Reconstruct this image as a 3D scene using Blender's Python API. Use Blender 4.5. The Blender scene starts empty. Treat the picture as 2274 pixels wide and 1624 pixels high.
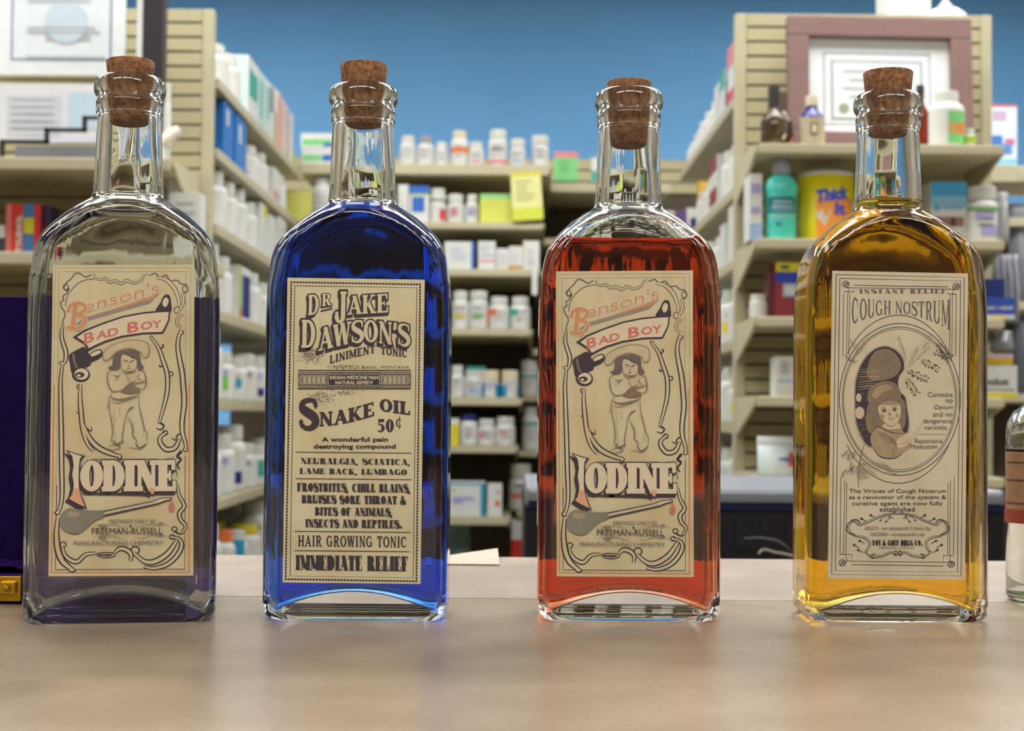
import bpy, bmesh, math, random
from mathutils import Vector, Matrix
random.seed(7)
SC = bpy.context.scene
COL = SC.collection
# ------------------------------------------------------------------ camera
CAM_H = 0.0890            # lens height above the counter
CT = 0.95                 # counter top
CZ = CT + CAM_H
F = 3400.0
PITCH, ROLL, SHIFT = math.atan(108/3400.0), math.radians(0.45), 0.0
RC = Matrix.Rotation(math.pi/2 + PITCH, 3, 'X') @ Matrix.Rotation(ROLL, 3, 'Z')
cam_d = bpy.data.cameras.new('camera')
cam_d.sensor_width = 36.0
cam_d.lens = 36.0 * F / 2274.0
cam_d.shift_y = SHIFT / 2274.0
cam_d.clip_start = 0.02
cam_d.dof.use_dof = True
cam_d.dof.focus_distance = 0.655
cam_d.dof.aperture_fstop = 19.0
cam = bpy.data.objects.new('camera', cam_d)
cam.matrix_world = Matrix.Translation((0, 0, CZ)) @ RC.to_4x4()
COL.objects.link(cam)
SC.camera = cam

KD = F/2100.0   # depth unit of the shop plan
def at(px, py, d):
    """point of the place that the lens sees at (px, py), d metres in front"""
    v = RC @ Vector(((px-1137.0)/F, -(py-812.0-SHIFT)/F, -1.0))
    v = v * (d / v.y)
    return Vector((v.x, v.y, v.z + CZ))
# ------------------------------------------------------------------ light
w = bpy.data.worlds.new('world'); SC.world = w; w.use_nodes = True
w.node_tree.nodes['Background'].inputs[0].default_value = (0.9, 0.95, 1.0, 1)
w.node_tree.nodes['Background'].inputs[1].default_value = 0.05
SC.view_settings.view_transform = 'Standard'
SC.view_settings.look = 'None'
SC.view_settings.exposure = 0.0
SC.view_settings.gamma = 1.0
SC.view_settings.use_curve_mapping = False
cy = SC.cycles
cy.max_bounces = 20; cy.diffuse_bounces = 4; cy.glossy_bounces = 8
cy.transmission_bounces = 16; cy.transparent_max_bounces = 8; cy.volume_bounces = 0
cy.caustics_reflective = False; cy.caustics_refractive = True
cy.blur_glossy = 0.6
cy.sample_clamp_indirect = 6.0
cy.use_denoising = True
cy.use_adaptive_sampling = True; cy.adaptive_threshold = 0.02
try: cy.denoiser = 'OPENIMAGEDENOISE'
except Exception: pass
LAMP = 15.2
# ------------------------------------------------------------------ materials
def lin(c):
    return tuple(((x/255.0)/12.92 if x/255.0 <= 0.04045 else ((x/255.0+0.055)/1.055)**2.4) for x in c)
MATS = {}
def mat(name, rgb, rough=0.5, var=0.06, scale=40.0, spec=0.5, metal=0.0, bump=0.0, emit=0.0, stretch=None, alpha=1.0, trans=0.0):
    key = name
    if key in MATS: return MATS[key]
    m = bpy.data.materials.new(name); m.use_nodes = True
    nt = m.node_tree; b = nt.nodes['Principled BSDF']
    c = lin(rgb)
    tc = nt.nodes.new('ShaderNodeTexCoord'); mp = nt.nodes.new('ShaderNodeMapping')
    nt.links.new(tc.outputs['Object'], mp.inputs[0])
    if stretch: mp.inputs['Scale'].default_value = stretch
    nz = nt.nodes.new('ShaderNodeTexNoise'); nz.inputs['Scale'].default_value = scale
    nz.inputs['Detail'].default_value = 3
    nt.links.new(mp.outputs[0], nz.inputs['Vector'])
    r = nt.nodes.new('ShaderNodeValToRGB')
    r.color_ramp.elements[0].position = 0.3; r.color_ramp.elements[1].position = 0.7
    r.color_ramp.elements[0].color = tuple(x*(1-var) for x in c)+(1,)
    r.color_ramp.elements[1].color = tuple(min(1, x*(1+var)) for x in c)+(1,)
    nt.links.new(nz.outputs[0], r.inputs[0]); nt.links.new(r.outputs[0], b.inputs['Base Color'])
    b.inputs['Roughness'].default_value = rough
    b.inputs['Specular IOR Level'].default_value = spec
    b.inputs['Metallic'].default_value = metal
    if trans: b.inputs['Transmission Weight'].default_value = trans
    if alpha < 1: b.inputs['Alpha'].default_value = alpha
    if emit:
        nt.links.new(r.outputs[0], b.inputs['Emission Color']); b.inputs['Emission Strength'].default_value = emit
    if bump:
        bp = nt.nodes.new('ShaderNodeBump'); bp.inputs['Strength'].default_value = bump
        bp.inputs['Distance'].default_value = 0.001
        nt.links.new(nz.outputs[0], bp.inputs['Height']); nt.links.new(bp.outputs[0], b.inputs['Normal'])
    MATS[key] = m
    return m
def cm(rgb, rough=0.5):
    return mat('paint_%d_%d_%d_%d' % (rgb[0], rgb[1], rgb[2], int(rough*100)), rgb, rough, 0.04, 60)
# ------------------------------------------------------------------ object helpers
def tag(o, label=None, cat=None, group=None, kind=None):
    if label: o['label'] = label
    if cat: o['category'] = cat
    if group: o['group'] = group
    if kind: o['kind'] = kind
    return o
def empty(name, loc, rz=0.0, rx=0.0, ry=0.0):
    o = bpy.data.objects.new(name, None); COL.objects.link(o)
    o.empty_display_size = 0.02
    o.location = loc; o.rotation_euler = (rx, ry, rz)
    return o
def mesh_obj(name, verts, faces, m, parent=None, smooth=False, loc=None):
    me = bpy.data.meshes.new(name)
    me.from_pydata([tuple(v) for v in verts], [], faces)
    me.validate()
    if m: me.materials.append(m)
    if smooth:
        me.polygons.foreach_set('use_smooth', [True]*len(me.polygons))
    o = bpy.data.objects.new(name, me); COL.objects.link(o)
    if parent: o.parent = parent
    if loc: o.location = loc
    return o
def bm_obj(name, bm, m, parent=None, smooth=False, angle=None):
    bmesh.ops.recalc_face_normals(bm, faces=bm.faces[:])
    me = bpy.data.meshes.new(name); bm.to_mesh(me); bm.free()
    if m: me.materials.append(m)
    if smooth:
        me.polygons.foreach_set('use_smooth', [True]*len(me.polygons))
    o = bpy.data.objects.new(name, me); COL.objects.link(o)
    if parent: o.parent = parent
    return o
def bm_box(bm, x0, x1, y0, y1, z0, z1, bev=0.0):
    r = bmesh.ops.create_cube(bm, size=1.0)
    vs = r['verts']
    for v in vs:
        v.co = Vector(((x0+x1)/2+v.co.x*(x1-x0), (y0+y1)/2+v.co.y*(y1-y0), (z0+z1)/2+v.co.z*(z1-z0)))
    if bev > 0:
        es = list({e for v in vs for e in v.link_edges})
        bmesh.ops.bevel(bm, geom=es, offset=bev, segments=2, affect='EDGES', profile=0.6)
def box(name, x0, x1, y0, y1, z0, z1, m, parent=None, bev=0.0):
    bm = bmesh.new(); bm_box(bm, x0, x1, y0, y1, z0, z1, bev)
    return bm_obj(name, bm, m, parent)
def lathe(name, prof, m, parent=None, seg=24, ridge=None, smooth=True, sy=1.0, arc=None):
    """prof: [(radius, z)] bottom to top, closed by caps"""
    vs, fs = [], []
    n = len(prof)
    for i, (r, z) in enumerate(prof):
        for k in range(seg):
            a = 2*math.pi*k/seg
            rr = r
            if ridge and ridge[0] <= i <= ridge[1] and k % 2: rr = r*0.95
            vs.append((rr*math.cos(a), rr*math.sin(a)*sy, z))
    for i in range(n-1):
        for k in range(seg):
            k2 = (k+1) % seg
            fs.append((i*seg+k, i*seg+k2, (i+1)*seg+k2, (i+1)*seg+k))
    fs.append(tuple(range(seg-1, -1, -1)))
    fs.append(tuple((n-1)*seg+k for k in range(seg)))
    o = mesh_obj(name, vs, fs, m, parent, smooth)
    if smooth:
        # flat caps
        o.data.polygons[len(fs)-1].use_smooth = False; o.data.polygons[len(fs)-2].use_smooth = False
    return o
def tube(name, pts, r, m, parent=None, seg=8):
    vs, fs = [], []
    P = [Vector(p) for p in pts]
    for i, p in enumerate(P):
        t = (P[min(i+1, len(P)-1)] - P[max(i-1, 0)]).normalized()
        a = t.cross(Vector((0, 0, 1)))
        if a.length < 1e-4: a = Vector((1, 0, 0))
        a.normalize(); b = t.cross(a)
        for k in range(seg):
            an = 2*math.pi*k/seg
            vs.append(p + a*(r*math.cos(an)) + b*(r*math.sin(an)))
    for i in range(len(P)-1):
        for k in range(seg):
            k2 = (k+1) % seg
            fs.append((i*seg+k, i*seg+k2, (i+1)*seg+k2, (i+1)*seg+k))
    fs.append(tuple(range(seg))); fs.append(tuple((len(P)-1)*seg+k for k in range(seg)))
    return mesh_obj(name, vs, fs, m, parent, True)
# ------------------------------------------------------------------ flat print (lettering, drawings) as thin geometry
_fcache = {}
def font_polys(s, bold=0.0):
    k = (s, bold)
    if k in _fcache: return _fcache[k]
    cu = bpy.data.curves.new('lettering_source', 'FONT'); cu.body = s; cu.offset = bold
    cu.resolution_u = 3
    ob = bpy.data.objects.new('lettering_source', cu); COL.objects.link(ob)
    dg = bpy.context.evaluated_depsgraph_get()
    me = bpy.data.meshes.new_from_object(ob.evaluated_get(dg))
    V = [(v.co.x, v.co.y) for v in me.vertices]; Fc = [tuple(p.vertices) for p in me.polygons]
    bpy.data.meshes.remove(me); bpy.data.objects.remove(ob); bpy.data.curves.remove(cu)
    if V:
        x0 = min(v[0] for v in V); x1 = max(v[0] for v in V); y0 = min(v[1] for v in V); y1 = max(v[1] for v in V)
        V = [((x-x0)/max(1e-6, x1-x0), (y-y0)/max(1e-6, y1-y0)) for x, y in V]
    _fcache[k] = (V, Fc)
    return _fcache[k]
def catmull(pts, n=6, closed=False):
    if len(pts) < 3: return list(pts)
    out = []
    N = len(pts)
    rng = range(N if closed else N-1)
    for i in rng:
        p0 = pts[(i-1) % N] if (closed or i > 0) else pts[0]
        p1 = pts[i]; p2 = pts[(i+1) % N]
        p3 = pts[(i+2) % N] if (closed or i+2 < N) else pts[-1]
        for k in range(n):
            t = k/n
            out.append(tuple(0.5*((2*b)+(-a+c)*t+(2*a-5*b+4*c-d)*t*t+(-a+3*b-3*c+d)*t**3) for a, b, c, d in zip(p0, p1, p2, p3)))
    if not closed: out.append(tuple(pts[-1]))
    return out
# slab serif capitals: unit height, y up
def slab_glyph(c, T, t, S, e, X=0.0):
    P = []
    def R(x0, y0, x1, y1): P.append([(x0-X, y0-X), (x1+X, y0-X), (x1+X, y1+X), (x0-X, y1+X)])
    def st(cx, y0=0.0, y1=1.0, top=1, bot=1, w=None):
        w = T if w is None else w
        R(cx-w/2, y0, cx+w/2, y1)
        if top: R(cx-w/2-e, y1-S, cx+w/2+e, y1)
        if bot: R(cx-w/2-e, y0, cx+w/2+e, y0+S)
    def dg(x0, y0, x1, y1, w):
        s = (x1-x0)/(y1-y0) if y1 != y0 else 0
        ya, yb = y0-X, y1+X; xa, xb = x0-s*X, x1+s*X; h = w/2+X*1.2
        P.append([(xa-h, ya), (xa+h, ya), (xb+h, yb), (xb-h, yb)])
    def arc(cx, cy, rx, ry, a0, a1, n=14, T_=None, t_=None):
        T_ = T if T_ is None else T_; t_ = t if t_ is None else t_
        pr = None
        for i in range(n+1):
            a = math.radians(a0+(a1-a0)*i/n); c_, s_ = math.cos(a), math.sin(a)
            q = ((cx+(rx+X)*c_, cy+(ry+X)*s_), (cx+max(0.005, rx-T_-X)*c_, cy+max(0.005, ry-t_-X)*s_))
            if pr: P.append([pr[0], q[0], q[1], pr[1]])
            pr = q
    def pl(pts, ws, sm=1):
        k = catmull([p+(q,) for p, q in zip(pts, ws)], 6) if sm else [p+(q,) for p, q in zip(pts, ws)]
        pr = None
        for i, (x, y, w_) in enumerate(k):
            a = k[max(0, i-1)]; b = k[min(len(k)-1, i+1)]
            dx, dy = b[0]-a[0], b[1]-a[1]; L = math.hypot(dx, dy) or 1
            h = w_/2+X; nx, ny = -dy/L*h, dx/L*h
            q = ((x+nx, y+ny), (x-nx, y-ny))
            if pr: P.append([pr[0], q[0], q[1], pr[1]])
            pr = q
    W = 0.8
    if c == 'A': dg(.12, 0, .42, 1, t); dg(.70, 0, .40, 1, T); R(.2, .28, .62, .28+t); R(-.02, 0, .26, S); R(.54, 0, .86, S); W = .86
    elif c == 'B': st(.2); R(.2, 1-t, .45, 1); R(.2, .5-t/2, .45, .5+t/2); R(.2, 0, .45, t); arc(.42, .75, .28, .25, -90, 90); arc(.42, .26, .34, .26, -90, 90); W = .78
    elif c in 'CG':
        arc(.42, .5, .42, .5, 50, 310); R(.66, .64, .72, .95)
        if c == 'G': R(.60, .05, .60+T*.8, .42); R(.46, .38, .84, .38+S)
        else: R(.66, .08, .70, .3)
        W = .86
    elif c == 'D': st(.2); R(.2, 1-t, .4, 1); R(.2, 0, .4, t); arc(.38, .5, .44, .5, -90, 90); W = .84
    elif c in 'EF':
        st(.2); R(.2, 1-t, .66, 1); R(.2, .5-t/2, .5, .5+t/2); R(.62-t/2, .72, .66, 1); R(.46, .36, .5, .64)
        if c == 'E': R(.2, 0, .7, t); R(.66-t/2, 0, .7, .3)
        W = .74
    elif c == 'H': st(.18); st(.68); R(.18, .5-t/2, .68, .5+t/2); W = .86
    elif c == 'I': st(.2); W = .4
    elif c == 'J': st(.44, .2, 1, 1, 0); arc(.27, .2, .17+T/2, .24, 180, 360); arc(.1, .26, .09, .09, 0, 360, 8, .08, .08); W = .62
    elif c == 'K': st(.18); dg(.3, .42, .64, 1, t); dg(.68, 0, .36, .56, T); R(.5, 1-S, .78, 1); R(.52, 0, .84, S); W = .84
    elif c == 'L': st(.2); R(.2, 0, .68, t); R(.64-t/2, 0, .68, .34); W = .72
    elif c == 'M': st(.14, w=t); st(.86); dg(.5, .1, .16, 1, T*.9); dg(.5, .1, .84, 1, t); W = 1.02
    elif c == 'N': st(.16, w=t); st(.7, w=t); dg(.7, 0, .16, 1, T); W = .86
    elif c in 'O0':
        if c == 'O': arc(.42, .5, .42, .5, 0, 360, 24); W = .84
        else: arc(.34, .5, .34, .5, 0, 360, 20); W = .68
    elif c in 'PR':
        st(.2); R(.2, 1-t, .45, 1); R(.2, .46, .45, .46+t); arc(.42, .73, .3, .27, -90, 90)
        if c == 'R': dg(.68, 0, .42, .5, T*.95); R(.56, 0, .86, S)
        W = .84 if c == 'R' else .74
    elif c == 'S': pl([(.66, .74), (.6, .92), (.38, .97), (.14, .88), (.14, .68), (.36, .54), (.58, .4), (.64, .22), (.5, .06), (.28, .03), (.1, .14), (.06, .3)], [t, t, t, T*.7, T, T*1.1, T*1.1, T, T*.7, t, t, t]); R(.62, .68, .68, .96); R(.04, .05, .1, .33); W = .72
    elif c == 'T': st(.38, top=0); R(.02, 1-t, .74, 1); R(.02, .7, .06+t/2, 1); R(.7-t/2, .7, .74, 1); W = .76
    elif c == 'U': st(.16, .26, 1, 1, 0); st(.68, .26, 1, 1, 0, w=t); arc(.42-(T-t)/4, .28, .26+T/2, .3, 180, 360); W = .84
    elif c == 'V': dg(.42, 0, .12, 1, T); dg(.42, 0, .7, 1, t); R(-.02, 1-S, .28, 1); R(.56, 1-S, .84, 1); W = .82
    elif c == 'W': dg(.32, 0, .12, 1, T); dg(.32, 0, .52, 1, t); dg(.74, 0, .54, 1, T); dg(.74, 0, .94, 1, t); R(-.02, 1-S, .26, 1); R(.4, 1-S, .66, 1); R(.82, 1-S, 1.06, 1); W = 1.04
    elif c == 'Y': dg(.4, .45, .12, 1, T); dg(.4, .45, .68, 1, t); st(.4, 0, .5, 0, 1); R(-.02, 1-S, .28, 1); R(.54, 1-S, .82, 1); W = .8
    elif c == "'": dg(.1, .68, .14, 1, T*.8); W = .26
    elif c == ',': dg(.06, -.18, .12, .14, T*.7); W = .28
    elif c == '.': R(.06, 0, .06+T*.9, T*.7); W = .28
    elif c == '-': R(.04, .4, .3, .4+t*1.3); W = .36
    elif c == '&': pl([(.8, .5), (.66, .12), (.4, .02), (.14, .1), (.12, .34), (.36, .54), (.52, .74), (.44, .95), (.28, .94), (.22, .76), (.4, .46), (.78, .02)], [t, t, t, T*.7, T*.9, t, t, t, T*.6, T*.7, T, T]); W = .86
    elif c == '5': R(.1, .52, .1+t, 1); R(.1, 1-T*.8, .6, 1); arc(.3, .32, .34, .32, -140, 120); W = .66
    elif c == '¢': arc(.32, .5, .3, .32, 50, 310, 14, T*.6, t); R(.3, 0, .3+t, 1); W = .62
    elif c == ' ': W = .42
    return W, P
class Art:
    """flat print laid out in label units; mapped on to a sheet by f(x,y)->(u,v) in metres"""
    def __init__(s, f): s.f = f; s.L = {}; s.z = 0; s.n = 0
    def up(s): s.z += 1
    def add(s, key, V, Fc):
        k = (key, s.z)
        v, f = s.L.setdefault(k, ([], []))
        s.n += 1; q = (s.n % 29)*.03
        n = len(v); v.extend([(p[0], p[1], q) for p in V]); f.extend([tuple(i+n for i in q) for q in Fc])
    def poly(s, key, pts): s.add(key, list(pts), [tuple(range(len(pts)))])
    def fill(s, key, pts, n=5): s.poly(key, catmull(pts, n, True))
    def stroke(s, key, pts, w, w1=None, n=5, closed=False, grow=0.0, taper=False):
        w1 = w if w1 is None else w1
        k = catmull(pts, n, closed) if n > 1 else list(pts)
        if closed: k = k+[k[0]]
        m = len(k); V = []; Fc = []
        for i, (x, y) in enumerate(k):
            a = k[max(0, i-1)]; b = k[min(m-1, i+1)]
            if closed and i in (0, m-1): a = k[m-2]; b = k[1]
            dx, dy = b[0]-a[0], b[1]-a[1]; L = math.hypot(dx, dy) or 1
            tt = i/(m-1); h = (w+(w1-w)*tt)/2
            if taper: h *= (0.3+0.7*math.sin(math.pi*tt)) if w < 12 else (0.55+0.45*math.sin(math.pi*tt))
            h += grow
            V += [(x-dy/L*h, y+dx/L*h), (x+dy/L*h, y-dx/L*h)]
            if i: Fc.append((2*i-2, 2*i-1, 2*i+1, 2*i))
        s.add(key, V, Fc)
    def tube(s, ink, paper, pts, w, line=5, taper=True, n=5):
        s.stroke(ink, pts, w, grow=0, n=n, taper=taper); s.up()
        s.stroke(paper, pts, max(1, w-2*line), n=n, taper=taper); s.z -= 1
    def ring(s, key, cx, cy, rx, ry, w, n=64, a0=0, a1=360):
        pts = [(cx+rx*math.cos(math.radians(a0+(a1-a0)*i/n)), cy+ry*math.sin(math.radians(a0+(a1-a0)*i/n))) for i in range(n+1)]
        s.stroke(key, pts, w, n=1)
    def disc(s, key, cx, cy, rx, ry, n=20):
        s.poly(key, [(cx+rx*math.cos(2*math.pi*i/n), cy+ry*math.sin(2*math.pi*i/n)) for i in range(n)])
    def rect(s, key, x0, y0, x1, y1): s.poly(key, [(x0, y0), (x1, y0), (x1, y1), (x0, y1)])
    def frame(s, key, x0, y0, x1, y1, w):
        s.stroke(key, [(x0, y0), (x1, y0)], w, n=1); s.stroke(key, [(x1, y0), (x1, y1)], w, n=1)
        s.stroke(key, [(x1, y1), (x0, y1)], w, n=1); s.stroke(key, [(x0, y1), (x0, y0)], w, n=1)
    def sans(s, key, text, x0, y0, x1, y1, bold=0.0, warp=None):
        V, Fc = font_polys(text, bold)
        V = [(x0+u*(x1-x0), y1+v*(y0-y1)) for u, v in V]
        if warp: V = [warp(*q) for q in V]
        s.add(key, V, Fc)
    def slab(s, key, text, x0, y0, x1, y1, T=.24, t=.1, S=.1, e=.07, X=0.0, gap=.08, warp=None, off=(0, 0)):
        adv = 0; items = []
        for ch in text:
            W, P = slab_glyph(ch, T, t, S, e, X); items.append((adv, P)); adv += W+gap
        adv -= gap
        k = (x1-x0)/adv
        for a, P in items:
            for p in P:
                q = [(x0+(a+x)*k+off[0], y1+(y0-y1)*y+off[1]) for x, y in p]
                if warp: q = [warp(*r) for r in q]
                s.poly(key, q)
    def build(s, parent, names, y=-0.00012, dz=0.000035):
        """names: key -> (object name, material)"""
        groups = {}
        for (key, z), (V, Fc) in sorted(s.L.items(), key=lambda q: q[0][1]):
            v, f = groups.setdefault(key, ([], []))
            n = len(v)
            for p in V:
                a = s.f(p[0], p[1]); v.append((a[0], y-dz*(z+p[2]), a[1]))
            f.extend([tuple(i+n for i in q) for q in Fc])
        for key, (v, f) in groups.items():
            nm, m = names[key]
            me = bpy.data.meshes.new(nm); me.from_pydata(v, [], f); me.materials.append(m)
            o = bpy.data.objects.new(nm, me); COL.objects.link(o); o.parent = parent; o['kind'] = 'stuff'
# ================================================================== room
WALLB = 5.9
M_wall = mat('blue_wall_paint', (122, 190, 250), 0.7, 0.03, 3)
M_cream = mat('cream_wall_paint', (150, 138, 118), 0.8, 0.03, 3)
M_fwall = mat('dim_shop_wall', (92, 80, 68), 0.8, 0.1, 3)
M_ceil = mat('ceiling_tile', (225, 222, 214), 0.9, 0.04, 30)
M_floor = mat('vinyl_floor', (150, 140, 125), 0.4, 0.08, 12)
def structure(o): o['kind'] = 'structure'; return o
structure(box('floor', -3, 3, -3.0, WALLB, -0.1, 0, M_floor))
structure(box('ceiling', -3, 3, -3.0, WALLB, 2.75, 2.85, M_ceil))
structure(box('wall_back', -3, 3, WALLB, WALLB+0.1, 0, 2.75, M_wall))
structure(box('wall_left', -3.1, -3, -3.0, WALLB, 0, 2.75, M_cream))
structure(box('wall_right', 3, 3.1, -3.0, WALLB, 0, 2.75, M_cream))
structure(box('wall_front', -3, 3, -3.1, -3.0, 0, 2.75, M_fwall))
M_fix = mat('white_enamel', (235, 235, 230), 0.4)
M_dif = mat('light_diffuser', (252, 251, 247), 0.5, 0.0, 10, emit=LAMP)
fx = [(-1.4, -1.3, 'left of the photographer'), (0.0, -1.3, 'added straight behind the photographer to brighten the bottle labels'), (1.4, -1.3, 'right of the photographer'), (-2.1, 2.05, 'leftmost over the shop aisle'), (-.7, 2.05, 'second from left over the shop aisle'), (.7, 2.05, 'third from left over the shop aisle'),  # middle panel behind the lens is an added fill for the label fronts
      (2.1, 2.05, 'rightmost over the shop aisle'), (-1.3, 4.35, 'left one near the blue wall'), (1.3, 4.35, 'right one near the blue wall')]
for x, y, nm in fx:
    e = empty('ceiling_light', (x, y, 2.75))
    tag(e, 'white ceiling light panel, %s' % nm, 'ceiling light', 'ceiling light panels')
    box('housing', -0.63, 0.63, -0.30, 0.30, -0.05, -0.001, M_fix, e, 0.004)
    box('diffuser', -0.60, 0.60, -0.27, 0.27, -0.062, -0.052, M_dif, e)
# ------------------------------------------------------------------ counter
def counter_mat(name, c1, c2, rough):
    m = bpy.data.materials.new(name); m.use_nodes = True
    nt = m.node_tree; b = nt.nodes['Principled BSDF']; N = nt.nodes.new; L = nt.links.new
    tc = N('ShaderNodeTexCoord'); mp = N('ShaderNodeMapping'); L(tc.outputs['Object'], mp.inputs[0]); mp.inputs['Scale'].default_value = (0.35, 1, 1)
    n1 = N('ShaderNodeTexNoise'); n1.inputs['Scale'].default_value = 900; n1.inputs['Detail'].default_value = 4; L(mp.outputs[0], n1.inputs['Vector'])
    n2 = N('ShaderNodeTexNoise'); n2.inputs['Scale'].default_value = 25; n2.inputs['Detail'].default_value = 3; L(tc.outputs['Object'], n2.inputs['Vector'])
    mx = N('ShaderNodeMath'); mx.operation = 'ADD'; L(n1.outputs[0], mx.inputs[0]); L(n2.outputs[0], mx.inputs[1])
    r = N('ShaderNodeValToRGB'); r.color_ramp.elements[0].position = 0.35*2/2+.2; r.color_ramp.elements[1].position = 0.8
    mh = N('ShaderNodeMath'); mh.operation = 'MULTIPLY'; mh.inputs[1].default_value = 0.62; L(mx.outputs[0], mh.inputs[0])
    r.color_ramp.elements[0].color = lin(c1)+(1,); r.color_ramp.elements[1].color = lin(c2)+(1,)
    L(mh.outputs[0], r.inputs[0])
    # fine dark fibres
    n3 = N('ShaderNodeTexNoise'); n3.inputs['Scale'].default_value = 420; n3.inputs['Detail'].default_value = 2; L(mp.outputs[0], n3.inputs['Vector'])
    r3 = N('ShaderNodeValToRGB'); r3.color_ramp.elements[0].position = 0.24; r3.color_ramp.elements[1].position = 0.30
    r3.color_ramp.elements[0].color = (0.55, 0.5, 0.45, 1); r3.color_ramp.elements[1].color = (1, 1, 1, 1); L(n3.outputs[0], r3.inputs[0])
    mm = N('ShaderNodeMix'); mm.data_type = 'RGBA'; mm.blend_type = 'MULTIPLY'; mm.inputs[0].default_value = 1
    L(r.outputs[0], mm.inputs[6]); L(r3.outputs[0], mm.inputs[7]); L(mm.outputs[2], b.inputs['Base Color'])
    b.inputs['Roughness'].default_value = rough
    bp = N('ShaderNodeBump'); bp.inputs['Strength'].default_value = 0.15; bp.inputs['Distance'].default_value = 0.0003
    L(n1.outputs[0], bp.inputs['Height']); L(bp.outputs[0], b.inputs['Normal'])
    return m
M_cf = counter_mat('kraft_laminate', (160, 141, 120), (188, 169, 148), 0.30)
M_cb = counter_mat('pale_laminate', (176, 160, 146), (204, 190, 176), 0.33)
cnt = empty('shop_counter', (0, 0, 0))
tag(cnt, 'beige speckled laminate counter the four medicine bottles stand on', 'counter')
# seam where the front sheet ends
def ground(px, py, z=CT):
    v = at(px, py, 1.0) - Vector((0, 0, CZ)); k = (z-CZ)/v.z
    return Vector((v.x*k, v.y*k, z))
SEAM = ground(1137, 1328).y; BACK = ground(1137, 1237).y
box('worktop_front', -1.4, 1.4, -0.5, SEAM-0.0034, CT-0.04, CT, M_cf, cnt, 0.0004)
box('worktop_rear', -1.4, 1.4, SEAM+0.0002, BACK, CT-0.04, CT-0.0002, M_cb, cnt, 0.0004)
box('joint_strip', -1.4, 1.4, SEAM-.0033, SEAM+.0001, CT-.03, CT-.00035, mat('joint_dark', (38, 30, 26), .9), cnt)
box('counter_front', -1.4, 1.4, 0.02, 0.04, 0, CT-0.04, M_cream, cnt)
box('counter_side', -1.4, -1.38, 0.041, BACK-0.02, 0, CT-0.04, M_cream, cnt)
box('counter_side', 1.38, 1.4, 0.041, BACK-0.02, 0, CT-0.04, M_cream, cnt)
# paper sheet whose corner sticks up past the counter edge
M_paper = mat('plain_paper', (206, 196, 180), 0.8, 0.03, 80)
a = at(985, 1241, BACK-0.004); b = at(1104, 1219, BACK+0.006); c = at(1108, 1241, BACK-0.001); d_ = at(940, 1236, BACK-0.03)
vs = []
for q in ((985, 1243, -0.055), (1110, 1243, -0.055), (985, 1236, -0.004), (1105, 1219, 0.004)):
    vs.append(at(q[0], q[1], BACK+q[2]))
for k in (0, 1): vs[k].z = CT+0.0004
nn = []
for v in vs: nn.append(Vector((v.x, v.y, v.z+0.0003)))
o = mesh_obj('paper_sheet', vs+nn, [(0, 2, 3, 1), (4, 5, 7, 6), (0, 1, 5, 4), (1, 3, 7, 5), (3, 2, 6, 7), (2, 0, 4, 6)], M_paper)
tag(o, 'white paper sheet lifting off the rear counter edge right of blue bottle', 'paper')

# ================================================================== shelf units
M_shelf = mat('beige_shelf_enamel', (188, 181, 152), 0.5, 0.03, 60)
M_slat = mat('beige_slat_enamel', (180, 172, 138), 0.55, 0.04, 60)
M_groove = mat('slat_groove', (92, 84, 64), 0.8)
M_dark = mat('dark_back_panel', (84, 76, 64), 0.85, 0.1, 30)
M_post = mat('upright_enamel', (184, 178, 148), 0.5)
D0 = 1.525*KD
DB = 2.13*KD; DP = 2.42*KD
def X_at(px, d): return at(px, 900, d).x
def Z_at(py, d, px=1137): return at(px, py, d).z
TOPZ = Z_at(27, D0)
def end_panel(root, x0, x1, y, zt, pitch, post=0.018):
    box('end_panel', x0+0.006, x1-0.006, y+0.004, y+0.012, 0.0, zt, M_groove, root)
    for s in (x0, x1-post):
        box('upright', s, s+post, y-0.004, y+0.02, 0, zt, M_post, root, 0.002)
    z = zt
    first = None
    while z > CT-0.25:
        h = pitch-0.0035
        if first is None:
            first = box('slat', x0+post+0.0003, x1-post-0.0003, -0.003, 0.0035, -h, 0, M_slat, root, 0.001)
            first.location = (0, y, z)
        else:
            c = first.copy(); COL.objects.link(c); c.location = (0, y, z)
        z -= pitch
def shelf_board(root, x0, x1, y0, y1, z, th=0.024, front='y', back=None, bracket=True):
    """z = top surface"""
    s = box('shelf_board', x0, x1, y0, y1, z-th, z, M_shelf, root, 0.002)
    return s
def bracket(root, x, yf, yb, z, drop, m=None):
    bm = bmesh.new()
    t = 0.0025
    P = [(yf, z), (yb, z), (yb, z-drop), (yb-0.01, z-drop), (yf, z-0.012)]
    v0 = [bm.verts.new((x-t, p[0], p[1])) for p in P]; v1 = [bm.verts.new((x+t, p[0], p[1])) for p in P]
    bm.faces.new(v0); bm.faces.new(v1[::-1])
    for i in range(5): bm.faces.new((v0[i], v0[(i+1) % 5], v1[(i+1) % 5], v1[i]))
    bm_obj('bracket', bm, m or M_shelf, root)
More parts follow.
